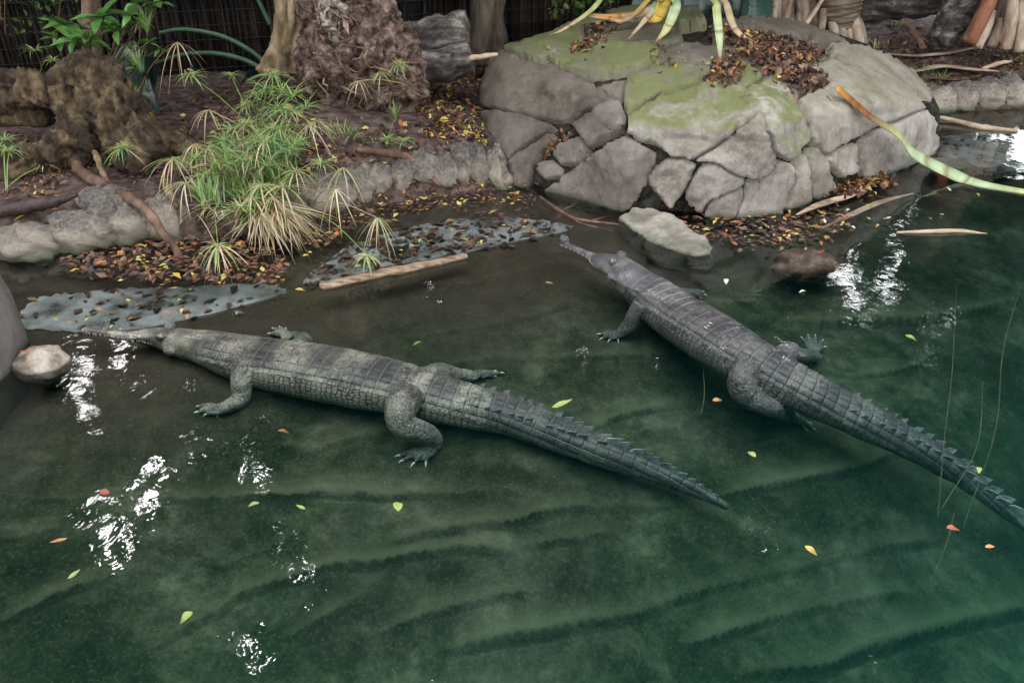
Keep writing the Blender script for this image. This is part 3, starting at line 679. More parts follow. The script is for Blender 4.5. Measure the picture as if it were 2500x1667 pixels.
# ================================================================== gharials
def mat_gharial(name, dust, dark, amt):
    m, n, l, b = new_mat(name)
    a = n.new('ShaderNodeAttribute'); a.attribute_name = 'st'          # x: along the spine (m), y: round the flank (m), z: 0 trunk, 1 limb
    sp = n.new('ShaderNodeSeparateXYZ'); l.new(a.outputs['Vector'], sp.inputs[0]); s, t, lim = sp.outputs
    tc = n.new('ShaderNodeTexCoord'); pos = tc.outputs['Object']
    f1 = noise_n(n, l, 7, 6, 0.65, pos); f2 = noise_n(n, l, 75, 5, 0.8, pos); f0 = noise_n(n, l, 2.3, 4, 0.6, pos)
    at = mathn(n, l, 'ABSOLUTE', t)
    # transverse rows of dorsal scutes
    sw = mathn(n, l, 'ADD', s, mathn(n, l, 'MULTIPLY', f1, 0.012))
    fs = mathn(n, l, 'FRACT', mathn(n, l, 'DIVIDE', sw, 0.088))
    line = mathn(n, l, 'MAXIMUM', mrange(n, l, fs, 0.88, 0.96), mrange(n, l, fs, 0.10, 0.0))
    ft = mathn(n, l, 'FRACT', mathn(n, l, 'DIVIDE', mathn(n, l, 'ADD', at, 0.002), 0.062))
    lline = mathn(n, l, 'MAXIMUM', mrange(n, l, ft, 0.88, 0.96), mrange(n, l, ft, 0.08, 0.0))
    dorsal = mathn(n, l, 'MULTIPLY', mrange(n, l, at, 0.26, 0.20), mathn(n, l, 'SUBTRACT', 1.0, lim))
    onbody = mathn(n, l, 'MULTIPLY', mrange(n, l, s, 0.92, 1.05), dorsal)
    # flank scales
    cx = n.new('ShaderNodeCombineXYZ'); l.new(mathn(n, l, 'MULTIPLY', s, 24), cx.inputs[0]); l.new(mathn(n, l, 'MULTIPLY', t, 30), cx.inputs[1])
    vo = n.new('ShaderNodeTexVoronoi'); vo.feature = 'DISTANCE_TO_EDGE'; vo.inputs['Randomness'].default_value = 0.45; vo.inputs['Scale'].default_value = 1.0
    l.new(cx.outputs[0], vo.inputs['Vector']); edge = vo.outputs['Distance']
    vo2 = n.new('ShaderNodeTexVoronoi'); vo2.feature = 'DISTANCE_TO_EDGE'; vo2.inputs['Scale'].default_value = 38; l.new(pos, vo2.inputs['Vector'])
    eb = mrange(n, l, edge, 0.02, 0.16); el = mrange(n, l, vo2.outputs['Distance'], 0.02, 0.14)
    flank = mathn(n, l, 'MULTIPLY', mrange(n, l, at, 0.18, 0.26), mathn(n, l, 'SUBTRACT', 1.0, lim))
    # colour: dark hide, pale dust kept by the flanks and in patches, dark saddles over the back
    band = noise_n(n, l, 1.0, 3, 0.5, cx.outputs[0])
    sad = mathn(n, l, 'SINE', mathn(n, l, 'MULTIPLY', sw, 14.0))
    saddle = mathn(n, l, 'MULTIPLY', mrange(n, l, mathn(n, l, 'ADD', sad, mathn(n, l, 'MULTIPLY', f0, 1.2)), 0.4, 1.1), mrange(n, l, at, 0.20, 0.10))
    d = mathn(n, l, 'MULTIPLY', mrange(n, l, mathn(n, l, 'ADD', f2, mathn(n, l, 'MULTIPLY', f1, 0.7)), 0.76, 0.96), amt)
    tailf = mrange(n, l, s, 2.9, 3.6)
    d = mathn(n, l, 'MULTIPLY', d, mathn(n, l, 'SUBTRACT', 1.0, mathn(n, l, 'MULTIPLY', tailf, 0.75)))
    d = mathn(n, l, 'MULTIPLY', d, mathn(n, l, 'SUBTRACT', 1.0, mathn(n, l, 'MULTIPLY', saddle, 0.7)))
    fl = mathn(n, l, 'MULTIPLY', mathn(n, l, 'MULTIPLY', flank, eb), amt * 0.55)
    fl = mathn(n, l, 'MULTIPLY', fl, mathn(n, l, 'SUBTRACT', 1.0, mathn(n, l, 'MULTIPLY', tailf, 0.8)))
    d = mathn(n, l, 'MINIMUM', mathn(n, l, 'ADD', d, fl), 1.0)
    c = mixc(n, l, d, mixc(n, l, f1, dark, tuple(x * 1.9 for x in dark)), mixc(n, l, mrange(n, l, f0, .38, .62), dust, tuple(x * y for x, y in zip(dust, (.62, .66, .66)))))
    c = mixc(n, l, mathn(n, l, 'MULTIPLY', mathn(n, l, 'MULTIPLY', line, onbody), 0.36), c, (0.28, 0.27, 0.27))
    c = mixc(n, l, mathn(n, l, 'MULTIPLY', mathn(n, l, 'MULTIPLY', lline, mathn(n, l, 'MULTIPLY', onbody, tailf)), 0.25), c, (0.28, 0.28, 0.28))
    dk = mathn(n, l, 'MULTIPLY', mathn(n, l, 'SUBTRACT', 1.0, eb), flank)
    c = mixc(n, l, mathn(n, l, 'MULTIPLY', dk, 0.65), c, tuple(x * 0.5 for x in dark))
    c = mixc(n, l, mathn(n, l, 'MULTIPLY', mathn(n, l, 'MULTIPLY', mathn(n, l, 'SUBTRACT', 1.0, el), lim), 0.45), c, (0.30, 0.29, 0.27))
    l.new(c, b.inputs['Base Color']); b.inputs['Roughness'].default_value = 0.42; b.inputs['Specular IOR Level'].default_value = 0.4
    h = mathn(n, l, 'ADD', mathn(n, l, 'MULTIPLY', mathn(n, l, 'MULTIPLY', line, onbody), -0.6), mathn(n, l, 'MULTIPLY', f2, 0.25))
    h = mathn(n, l, 'ADD', h, mathn(n, l, 'MULTIPLY', mathn(n, l, 'MULTIPLY', eb, flank), 0.8))
    h = mathn(n, l, 'ADD', h, mathn(n, l, 'MULTIPLY', mathn(n, l, 'MULTIPLY', el, lim), 0.5))
    h = mathn(n, l, 'ADD', h, mathn(n, l, 'MULTIPLY', mathn(n, l, 'MULTIPLY', lline, onbody), -0.5))
    bump(n, l, b, h, 0.9, 0.012)
    return m
M_CLAW = mat_simple('pale_claw', [(.55, .56, .5), (.7, .7, .64)], 20, .4, .1)
M_EYE, n_, l_, b_ = new_mat('gharial_eye'); b_.inputs['Base Color'].default_value = (.25, .19, .07, 1); b_.inputs['Roughness'].default_value = .12
M_PUPIL, n_, l_, b_ = new_mat('pupil'); b_.inputs['Base Color'].default_value = (.005, .005, .005, 1); b_.inputs['Roughness'].default_value = .1
M_TOOTH, n_, l_, b_ = new_mat('tooth'); b_.inputs['Base Color'].default_value = (.62, .6, .5, 1)

M_CREST = mat_simple('crest_hide', [(.09, .09, .095), (.22, .22, .22), (.36, .36, .35)], 14, .5, .5, 60, .006)
def loft(spine, seg=32, n=170):
    """spine rows: x y z halfwidth halfheight ; section is a flattened arch, boxier on the back"""
    sp = catmull(spine, n); c = sp[:, :3]; sp[:, 3] *= 1.0 + 0.10 * sst(np.arange(n) / n, .15, .3); hw = np.maximum(sp[:, 3], .004); hh = np.maximum(sp[:, 4], .004)
    t, S, U = frames(c, (0, 0, 1))
    a = np.linspace(0, 2 * np.pi, seg, endpoint=False); ca, sa = np.cos(a), np.sin(a)
    ex = 0.85
    x = np.sign(ca) * np.abs(ca)**ex; y = np.sign(sa) * np.abs(sa)**ex
    y = np.where(y < 0, y * 0.85, y)
    v = c[:, None, :] + (x[None, :, None] * hw[:, None, None]) * S[:, None, :] + (y[None, :, None] * hh[:, None, None]) * U[:, None, :]
    v = v.reshape(-1, 3); f = []
    for k in range(n - 1):
        for j in range(seg):
            j2 = (j + 1) % seg; f.append((k * seg + j, k * seg + j2, (k + 1) * seg + j2, (k + 1) * seg + j))
    f.append(tuple(range(seg))[::-1]); f.append(tuple((n - 1) * seg + j for j in range(seg)))
    return v, f, sp, S, U

def gharial(label, spine_px, legs, dust, dark, amt, male):
    spine = []
    for (px, py, z, hw, hh) in spine_px:
        z -= .035 * sst(len(spine), 7, 10) + .16 * sst(len(spine), 13, 22); p = P(px, py, z); spine.append((p.x, p.y, p.z, hw, hh))
    v, f, sp, S, U = loft(spine)
    c = sp[:, :3]; arc = np.concatenate([[0], np.cumsum(np.linalg.norm(np.diff(c, axis=0), axis=1))])
    root = thing('gharial', label, 'gharial', tuple(c[len(c) // 2] - np.array([0, 0, sp[len(c) // 2, 4]])))
    parts = [(v, f)]
    # swollen snout end, jaw hinge, brow bumps
    tip = c[0]; d0 = (c[6] - c[0]); d0 /= np.linalg.norm(d0)
    parts.append(sphere(tip + d0 * 0.02, 0.042, 14, 10, (1, 1, .62)))
    if male: parts.append(sphere(tip + d0 * 0.035 + np.array([0, 0, .04]), 0.047, 14, 10, (1.05, 1.05, .95)))
    ih = int(np.argmin(np.abs(arc - legs['eye_s']))); side = S[ih]; eyes = []
    for sg in (-1, 1):
        ec = c[ih] + side * sg * sp[ih, 3] * 0.62 + np.array([0, 0, sp[ih, 4] * 0.9]); eyes.append((ec, sg))
        parts.append(sphere(ec, 0.036, 12, 8, (1.15, 1.15, .95)))
        parts.append(sphere(c[ih + 7] + S[ih + 7] * sg * sp[ih + 7, 3] * 0.8, 0.045, 12, 8, (1.4, 1.4, .9)))
    claws = []; limb_pts = []
    for lg in legs['legs']:
        pts = [P(x, y, z) for (x, y, z, r) in lg['path']]; rad = [q[3] * 1.02 for q in lg['path']]
        parts.append(tube(pts, rad, 14, 28)); limb_pts += [tuple(p) for p in catmull([tuple(p) for p in pts], 20)]
        ank = pts[-1]
        toes = [P(*q) for q in lg['toes']]
        parts.append(sphere(ank, rad[-1] * 1.15, 12, 8, (1.2, 1.2, .5)))
        for q in toes:
            md = ank.lerp(q, 0.5); md.z += 0.018
            parts.append(tube([ank, md, q], [.028, .021, .012], 8, 10)); limb_pts += [tuple(ank.lerp(q, k)) for k in (.3, .6, 1.0)]
            dq = (q - ank).normalized()
            claws.append(tube([q - dq * .008, q + dq * .014 + Vector((0, 0, .004)), q + dq * .034 - Vector((0, 0, .006))], [.008, .0065, .002], 6, 6))
        # web between the toes and the fringe of the heel
        for q, q2 in zip(toes[:-1], toes[1:]):
            mid = ank.lerp((q + q2) / 2, 0.45); parts.append(sphere(tuple(mid), .032, 10, 6, (1.3, 1.3, .4)))
    me = voxel('body', parts, 0.0095, 2)
    vv = get_v(me); nn = get_n(me)
    # attributes: distance along spine, distance round the body
    idx = np.empty(len(vv), dtype=int)
    for k in range(0, len(vv), 4000): idx[k:k + 4000] = np.argmin(((vv[k:k + 4000, None, :] - c[None])**2).sum(2), 1)
    rel = vv - c[idx]; tx = (rel * S[idx]).sum(1); ty = (rel * U[idx]).sum(1)
    tt, _, _ = frames(c, (0, 0, 1)); ds = (rel * tt[idx]).sum(1)
    ang = np.arctan2(tx / np.maximum(sp[idx, 3], .02), ty / np.maximum(sp[idx, 4], .02)); rr = 0.5 * (sp[idx, 3] + sp[idx, 4])
    lp = np.array(limb_pts)
    dl = np.concatenate([np.sqrt(((vv[k:k + 4000, None, :] - lp[None])**2).sum(2)).min(1) for k in range(0, len(vv), 4000)])
    db = np.hypot(tx / np.maximum(sp[idx, 3], .02), ty / np.maximum(sp[idx, 4], .02))
    limb = np.clip((db - 1.08) / 0.15, 0, 1)
    st = np.stack([arc[idx] + ds, ang * rr, limb], 1)
    a = me.attributes.new('st', 'FLOAT_VECTOR', 'POINT'); a.data.foreach_set('vector', st.ravel())
    # relief: keeled rows on the back, wrinkled hide on the limbs
    s_, t_ = st[:, 0], st[:, 1]
    keel = np.clip(1 - np.abs((np.abs(t_) / 0.062) % 1 - 0.5) * 2, 0, 1) * (np.abs(t_) < 0.25) * (s_ > 0.98) * (limb < .3)
    row = np.abs(((s_ / 0.088) % 1) - 0.5) * 2
    dz = 0.006 * keel * (1 - row**4) - 0.004 * (row > .85) * (np.abs(t_) < 0.27) * (s_ > 0.98) * (limb < .3)
    dz = dz + limb * 0.005 * np.array([mn.noise(Vector(p * 26)) for p in vv]) + 0.006 * np.array([mn.noise(Vector(p * 9)) for p in vv])
    vv = vv + nn * dz[:, None]; me.vertices.foreach_set('co', vv.ravel()); me.update()
    mat = mat_gharial('hide_' + ('dark' if male else 'dusty'), dust, dark, amt)
    body = obj('body', me, mat, root)
    for (ec, sg) in eyes:
        ed = (S[ih] * sg * 0.8 + np.array([0, 0, .35])); ed /= np.linalg.norm(ed)
        ep = ec + ed * 0.022
        e = obj('eye', mesh('eye', *sphere(ep, .019)), M_EYE, root)
        obj('pupil', mesh('pupil', *sphere(ep + ed * .0125, .0085, 8, 6)), M_PUPIL, e)
    if male is not None:
        for sg in (-1, 1):
            nd = c[0] + d0 * .05 + np.array([0, 0, .03])
    for cv in claws: obj('claw', mesh('claw', *cv), M_CLAW, root)
    # interlocking teeth along the narrow jaws
    i0 = int(np.argmin(np.abs(arc - 0.03))); i1 = int(np.argmin(np.abs(arc - legs['eye_s'] * .8)))
    mb = MB()
    for k in np.linspace(i0, i1, 22).astype(int):
        for sg in (-1, 1):
            b0 = c[k] + S[k] * sg * sp[k, 3] * 0.98; e0 = b0 + S[k] * sg * .005 + np.array([0, 0, -.014])
            mb.add(*tube([b0, e0], [.003, .001], 5, 3))
    tm = obj('teeth', mb.mesh('teeth'), M_TOOTH, root); tm['kind'] = 'stuff'
    # tail crest: upright triangular scutes, two rows that merge into one
    L = arc[-1]; s0, s1, s2 = legs['crest']
    def scute(k, off, h, lean):
        h *= .8
        base = c[k] + U[k] * sp[k, 4] * (0.93 if abs(off) < .01 else 0.80) + S[k] * off
        T = tt[k]; w = h * 0.78; thick = h * 0.14
        top = base + U[k] * h + T * h * 0.85 + S[k] * lean * h
        q0, q1 = base - T * w - U[k] * .012, base + T * w * .75 - U[k] * .012
        mid = base + U[k] * h * .55 - T * w * .35 + S[k] * lean * h * .5; mid2 = base + U[k] * h * .45 + T * w * .95 + S[k] * lean * h * .45
        vs2 = []
        for e in (-1, 1):
            for q, th in ((q0, 1), (q1, 1), (mid2, .6), (top, .12), (mid, .7)): vs2.append(q + S[k] * e * thick * th)
        fs = [(0, 1, 2, 3, 4), (9, 8, 7, 6, 5)] + [(i, i + 5, (i + 1) % 5 + 5, (i + 1) % 5) for i in range(5)]
        return mesh('crest_scute', vs2, fs, False)
    s = s0
    while s < s1:
        k = int(np.argmin(np.abs(arc - s))); u = (s - s0) / (s1 - s0)
        for sg in (-1, 1):
            obj('crest_scute', scute(k, sg * sp[k, 3] * (0.72 - .55 * u**2), 0.03 + .05 * u, sg * .4), M_CREST, root)
        s += 0.088
    while s < L - 0.08:
        k = int(np.argmin(np.abs(arc - s))); u = (s - s1) / (L - s1)
        obj('crest_scute', scute(k, 0.0, 0.085 * (1 - u) + .024, 0), M_CREST, root); s += 0.082 - .025 * u
    return root, sp

def leg(path, toes): return {'path': path, 'toes': toes}
# dusty female in front
G1 = [(208, 806, .016, .030, .022), (250, 811, .012, .026, .024), (294, 818, .004, .033, .030), (328, 822, -.012, .050, .042), (352, 824, -.035, .076, .056), (380, 826, -.06, .098, .070), (412, 830, -.085, .112, .082), (448, 838, -.095, .120, .098),
      (498, 848, -.10, .140, .118), (567, 869, -.13, .182, .142), (635, 886, -.15, .210, .155), (726, 902, -.165, .232, .165), (817, 918, -.18, .240, .168), (908, 936, -.19, .228, .165), (976, 950, -.20, .205, .158),
      (1044, 968, -.215, .188, .150), (1135, 991, -.235, .168, .142), (1250, 1020, -.27, .142, .128), (1435, 1092, -.34, .100, .108), (1594, 1151, -.42, .062, .082), (1701, 1199, -.47, .034, .052), (1777, 1238, -.50, .012, .022)]
def zb(px, py): return ghit(px, py).z
def toe(px, py): return (px, py, zb(px, py) + .012)
G1L = {'eye_s': 0.62, 'crest': (3.05, 3.95, 0), 'legs': [
  leg([(592, 895, -.13, .085), (590, 935, -.20, .078), (588, 972, -.29, .064), (556, 992, zb(556, 992) + .05, .048), (535, 999, zb(535, 999) + .03, .040)], [toe(488, 992), toe(484, 1006), toe(506, 1011), toe(532, 1012)]),
  leg([(716, 862, -.15, .075), (742, 834, -.22, .066), (728, 824, -.26, .05), (700, 821, zb(700, 821) + .04, .038)], [toe(660, 815), toe(668, 803), toe(684, 800), toe(698, 804)]),
  leg([(998, 962, -.17, .115), (978, 1006, -.20, .112), (990, 1040, -.27, .092), (1040, 1058, -.33, .070), (1062, 1078, zb(1062, 1078) + .06, .058), (1042, 1102, zb(1042, 1102) + .03, .048)], [toe(975, 1112), toe(984, 1124), toe(1010, 1131), toe(1040, 1128)]),
  leg([(1040, 930, -.17, .10), (1078, 913, -.22, .085), (1110, 916, -.29, .058), (1150, 918, zb(1150, 918) + .045, .044)], [toe(1182, 909), toe(1206, 907), toe(1222, 911), toe(1205, 919)])]}
gharial('dusty grey gharial with pale beige flank scales and a slender snout tip, no knob', G1, G1L, (.40, .365, .275), (.030, .027, .028), 1.15, False)
# dark male behind
G2 = [(1371, 592, .055, .040, .024), (1395, 603, .05, .028, .024), (1425, 617, .045, .030, .028), (1448, 628, .04, .046, .040), (1462, 636, .04, .085, .062), (1487, 645, .035, .112, .082), (1512, 655, .02, .125, .095),
      (1535, 675, -.01, .138, .115), (1560, 700, -.05, .165, .135), (1596, 730, -.09, .200, .155), (1648, 770, -.12, .222, .165), (1707, 808, -.14, .232, .170), (1764, 844, -.16, .228, .170), (1821, 879, -.185, .208, .165),
      (1886, 915, -.22, .195, .160), (1946, 948, -.26, .180, .152), (2041, 996, -.33, .150, .140), (2143, 1047, -.40, .122, .125), (2235, 1093, -.46, .096, .110), (2332, 1151, -.53, .066, .088), (2404, 1208, -.58, .040, .062), (2477, 1266, -.63, .024, .04), (2540, 1322, -.67, .010, .018)]
G2L = {'eye_s': 0.66, 'crest': (2.95, 4.15, 0), 'legs': [
  leg([(1570, 745, -.10, .085), (1552, 772, -.20, .078), (1540, 792, -.27, .064), (1518, 812, zb(1518, 812) + .05, .048), (1505, 817, zb(1505, 817) + .03, .04)], [toe(1466, 816), toe(1472, 826), toe(1490, 829), toe(1508, 829)]),
  leg([(1625, 738, -.12, .075), (1655, 722, -.22, .062), (1690, 716, zb(1690, 716) + .05, .045)], [toe(1715, 712), toe(1720, 720), toe(1708, 726)]),
  leg([(1830, 900, -.18, .112), (1812, 940, -.25, .110), (1835, 972, -.33, .088), (1885, 996, -.38, .062), (1930, 1015, zb(1930, 1015) + .04, .048)], [toe(1975, 1032), toe(1984, 1046), toe(1965, 1046)]),
  leg([(1895, 893, -.20, .10), (1925, 862, -.25, .090), (1950, 868, -.30, .062), (1985, 868, zb(1985, 868) + .05, .055)], [toe(1958, 826), toe(1973, 820), toe(1990, 820), toe(2008, 832), toe(2012, 848)])]}
gharial('dark grey gharial with a bulbous knob on its snout tip, head out of the water', G2, G2L, (.27, .245, .22), (.034, .031, .034), .85, True)
# ================================================================== trees round the pool (their crowns shade it and mirror in the water)
M_LEAFC = mat_attr('canopy_leaf', 0.45, 0.3)
M_BARK = mat_simple('tree_bark', [(.03, .022, .016), (.09, .07, .05), (.16, .13, .10)], 5, .9, .9, 30, .03, (1, 1, .25), spec=.2)
GLINT_GAPS = [(200, 880, 34), (190, 950, 36), (215, 1020, 30), (300, 865, 26), (285, 825, 22), (330, 930, 14), (410, 1010, 22), (440, 1060, 22), (480, 1095, 18), (390, 1150, 28), (370, 1220, 22), (350, 1250, 22), (270, 1290, 38), (275, 1345, 28),
        (520, 1110, 20), (635, 1160, 24), (625, 1125, 16), (755, 1150, 20), (750, 1380, 26), (740, 1425, 16), (770, 1330, 12), (610, 1570, 22), (612, 1610, 16), (570, 750, 16), (490, 790, 14), (1055, 690, 18), (2075, 610, 26), (2070, 680, 38), (2090, 725, 32),
        (2150, 690, 28), (2175, 720, 22), (2100, 785, 18), (2240, 770, 18), (2310, 775, 18), (1830, 700, 14), (2160, 870, 14), (2185, 640, 22), (1870, 1310, 18), (1875, 1455, 14), (2120, 1630, 12), (1300, 790, 12), (400, 1400, 14), (200, 1440, 14), (850, 1240, 12), (690, 1290, 14)]
rg_ = np.random.default_rng(21)
GLINT_GAPS += [(rg_.uniform(100, 950), rg_.uniform(850, 1600), rg_.uniform(6, 13)) for _ in range(34)] + [(rg_.uniform(1980, 2330), rg_.uniform(560, 800), rg_.uniform(8, 16)) for _ in range(14)] + [(rg_.uniform(1000, 2400), rg_.uniform(700, 1600), rg_.uniform(5, 9)) for _ in range(14)]
GD = []                                                       # foliage openings cut along mirrored sight lines to place glints on the water
for x_, y_, r_ in GLINT_GAPS:
    q_ = ray(x_, y_); GD.append((q_.x, q_.y, -q_.z))
GD = np.array(GD); GD /= np.linalg.norm(GD, axis=1)[:, None]; GR_ = np.array([g[2] * (.92 if g[0] < 1000 else .8) for g in GLINT_GAPS]) / F
def crown_mesh(seed, rx, rz, nclump, nleaf, sig, ls, world=None):
    r = np.random.default_rng(seed)
    d = r.normal(size=(nclump, 3)); d /= np.linalg.norm(d, axis=1)[:, None]
    rad = r.random(nclump)**0.45
    cc = d * rad[:, None] * np.array([rx, rx, rz])
    cc[:, :2] *= (1 - 0.2 * np.clip(cc[:, 2:3] / rz, -1, 1))
    p = (cc[:, None, :] + r.normal(size=(nclump, nleaf, 3)) * sig * r.uniform(.6, 1.3, (nclump, 1, 1))).reshape(-1, 3)
    cl = np.array([[.030, .060, .014], [.045, .085, .02], [.065, .10, .025], [.04, .07, .03]])[r.integers(0, 4, nclump)]
    cl = np.repeat(cl, nleaf, 0)
    if world is not None:
        w = p * world[3] + np.array(world[:3]) + np.array([0, 0, CAM_H]); w /= np.linalg.norm(w, axis=1)[:, None]
        ang = np.arccos(np.clip(w @ GD.T, -1, 1))
        keep = (ang > GR_ * r.uniform(.75, 1.35, (len(p), 1))).all(1)
        p, cl = p[keep], cl[keep]
    n = len(p)
    ax = r.normal(size=(n, 3)); ax[:, 2] -= 0.5; ax /= np.linalg.norm(ax, axis=1)[:, None]
    b = np.cross(ax, r.normal(size=(n, 3))); b /= np.linalg.norm(b, axis=1)[:, None]
    L = ls * r.uniform(.7, 1.4, (n, 1)); w = L * 0.36
    nn = np.cross(ax, b); p = p - ax * L * .5
    q = np.stack([p, p + ax * L * .5 + b * w, p + ax * L + nn * L * .1, p + ax * L * .5 - b * w], 1).reshape(-1, 3)
    f = np.arange(4 * n).reshape(-1, 4)
    col = np.repeat(cl * r.uniform(.7, 1.3, (n, 1)), 4, 0)
    return mesh('crown', q, f, False, pcol=col), cc
def trunk_mesh(seed, h, r0, cc):
    r = np.random.default_rng(seed); mb = MB()
    mb.add(*tube([(0, 0, -.3), (.1, .05, h * .35), (-.1, .1, h * .7), (0, 0, h)], [r0 * 1.3, r0, r0 * .7, r0 * .2], 10, 14, .15))
    for k in r.integers(0, len(cc), 14):
        e = cc[k] + np.array([0, 0, h * .62]); z = h * r.uniform(.25, .7)
        mb.add(*tube([(0, 0, z), tuple((np.array([0, 0, z]) + e) / 2 + np.array([0, 0, .3])), tuple(e)], [r0 * .4, r0 * .22, .02], 6, 8))
    return mb.mesh('trunk')
CR = []
for sd_ in (1, 2):
    cm, cc = crown_mesh(sd_, 3.3, 6.6, 150, 62, .44, .26)
    CR.append((cm, trunk_mesh(sd_ + 20, 14.0, .26, cc)))
def shade_tree(x, y, v, s, label, group, own=None, ncl=210):
    z0 = H(x, y) if -9 < x < 11 and y > 0 else 0.5
    t = thing('shade_tree', label, 'tree', (x, y, z0 - .05), group); t.scale = (s, s, s)
    cm, tm = CR[v]; off = Vector((0, -1.0, 9.6))
    if own is not None:
        cm, _ = crown_mesh(own, 3.5, 6.9, ncl, 62, .46, .27, (x, y - 1.0 * s, z0 - .05 + 9.6 * s, s))
    c = bpy.data.objects.new('crown', cm); COL.objects.link(c); c.parent = t; c.location = off
    k = bpy.data.objects.new('trunk', tm); COL.objects.link(k); k.parent = t
    for q, mt in ((cm, M_LEAFC), (tm, M_BARK)):
        if not q.materials: q.materials.append(mt)
LBT = 'tall leafy tree rising behind the reed fence, its crown mirrored in the pond'
for k, x in enumerate((-10.5, -7.2, -4.2, -1.2, 2.0, 5.2, 8.6, 12)):
    shade_tree(x, 13.6 + 0.7 * math.sin(k * 2.1) + (2.2 if x > 2 else 0), k % 2, 1.1, LBT, 'trees behind the fence', 100 + k)
for k, x in enumerate((-14, -9, -3.5, 1.5, 7, 13)):
    shade_tree(x, 20.5 + math.sin(k), k % 2, 1.35, 'very tall tree in the second row behind the pond', 'trees in the second row', 200 + k, 170)
for k, (x, y) in enumerate(((-12.5, 10), (-12, 4.5), (-12.5, -1.5), (14, 11), (14.5, 5), (14, -1))):  # unseen side trees, added to cut the sky light
    shade_tree(x, y, k % 2, 1.0, 'leafy tree added beside the pond to cut sky light', 'added trees beside the pond')
for k, (x, y) in enumerate(((-7, -9), (0, -11), (7, -9))):  # unseen trees behind the camera, added to dim the open sky
    shade_tree(x, y, k % 2, 1.0, 'leafy tree added behind the visitor path to cut sky light', 'added trees behind the visitor path')

shr = trunk_mesh(31, 3.2, .10, np.array([[.8, 0, .2], [-.7, .3, .5], [.2, -.6, .1], [-.3, .5, .8]]))
for k, (x, y) in enumerate([(-9.4, 12.2), (-7.2, 12.6), (-5.0, 13.0), (-2.8, 13.6), (-.6, 14.2), (1.6, 14.9), (4.2, 16.6), (6.6, 16.9), (9.0, 16.6), (11.4, 15.8), (13.4, 14.2), (16, 17)]):  # shrubs added to keep low sky out of the water reflection
    z0 = H(x, y); t = thing('blocker_shrub', 'tall dark shrub added behind the pond to block low sky below the crowns', 'shrub', (x, y, z0 - .05), 'added shrubs behind the pond')
    cm, _ = crown_mesh(300 + k, 1.9, 2.1, 85, 62, .33, .24, (x, y, z0 + 3.2, 1.0)); cm.materials.append(M_LEAFC)
    o = bpy.data.objects.new('crown', cm); COL.objects.link(o); o.parent = t; o.location = (0, 0, 3.25)
    o = bpy.data.objects.new('trunk', shr); COL.objects.link(o); o.parent = t
    if not shr.materials: shr.materials.append(M_BARK)
for k, (x, y) in enumerate(((15.5, 15), (17, 19), (16.5, 11))):  # trees added to shut bright sky out of the right-hand reflection
    shade_tree(x, y, k % 2, 1.1, 'broad tree added right of the far bank to block reflected sky', 'added trees right of the far bank', 250 + k)

# ------------------------------------------------------------------ reed fence with wire grid
M_REED = mat_simple('reed_dark', [(.006, .005, .005), (.025, .018, .014), (.08, .055, .04)], 7, .85, .4, 60, .01, (1, 1, .2), rand=.9, spec=.1)
M_WIRE = mat_simple('fence_wire', [(.006, .006, .006), (.012, .012, .012)], 10, .6, .1)
FA, FB = Vector((-8.4, 10.9, 0)), Vector((2.6, 13.9, 0))
fdir = (FB - FA); flen = fdir.length; fdir.normalize(); fn = Vector((fdir.y, -fdir.x, 0))
fence = thing('reed_fence', 'dark reed screen fence with black wire grid behind the bank', 'fence', (FA + FB) / 2)
FH = 2.5
reeds = []
for k in range(5):
    rad = (.016, .02, .024, .028, .02)[k]
    reeds.append(mesh('reed', *tube([(0, 0, 0), (.004 * (k - 2), 0, FH * .5), (0, 0, FH)], [rad, rad * .95, rad * .85], 6, 5)))
d = 0.0; k = 0
while d < flen and k < 290:
    p = FA + fdir * d; z = H(p.x, p.y) - .05
    o = obj('reed', reeds[k % 5], M_REED, fence, loc=(p.x + random.uniform(-.008, .008), p.y + random.uniform(-.02, .02), z)); o.rotation_euler = (random.uniform(-.012, .012), random.uniform(-.02, .02), random.random() * 3)
    d += random.choice((.036, .04, .04, .044, .055)); k += 1
for j in range(13):
    z = .25 + j * .19
    o = obj('wire', mesh('wire', *tube([FA + fn * .06 + Vector((0, 0, z + .1)), (FA + FB) / 2 + fn * .06 + Vector((0, 0, z + .12)), FB + fn * .06 + Vector((0, 0, z + .2))], [.007] * 3, 5, 8)), M_WIRE, fence)
for j in range(int(flen / .2)):
    p = FA + fdir * (j * .2 + .1) + fn * .07; z = H(p.x, p.y)
    if j == 0: wm = mesh('wire', *tube([(0, 0, 0), (0, 0, 2.5)], [.006, .006], 5, 2))
    obj('wire', wm, M_WIRE, fence, loc=(p.x, p.y, z - .05))
bk = FA - fn * .10, FB - fn * .10      # closed backing behind the reeds
bv = [(bk[0].x, bk[0].y, -.1), (bk[1].x, bk[1].y, -.1), (bk[1].x, bk[1].y, 2.6), (bk[0].x, bk[0].y, 2.6)]
bv += [(x - fn.x * .03, y - fn.y * .03, z) for x, y, z in bv]
obj('backing', mesh('backing', bv, [(0, 1, 2, 3), (7, 6, 5, 4), (0, 4, 5, 1), (1, 5, 6, 2), (2, 6, 7, 3), (3, 7, 4, 0)], False), M_WIRE, fence)

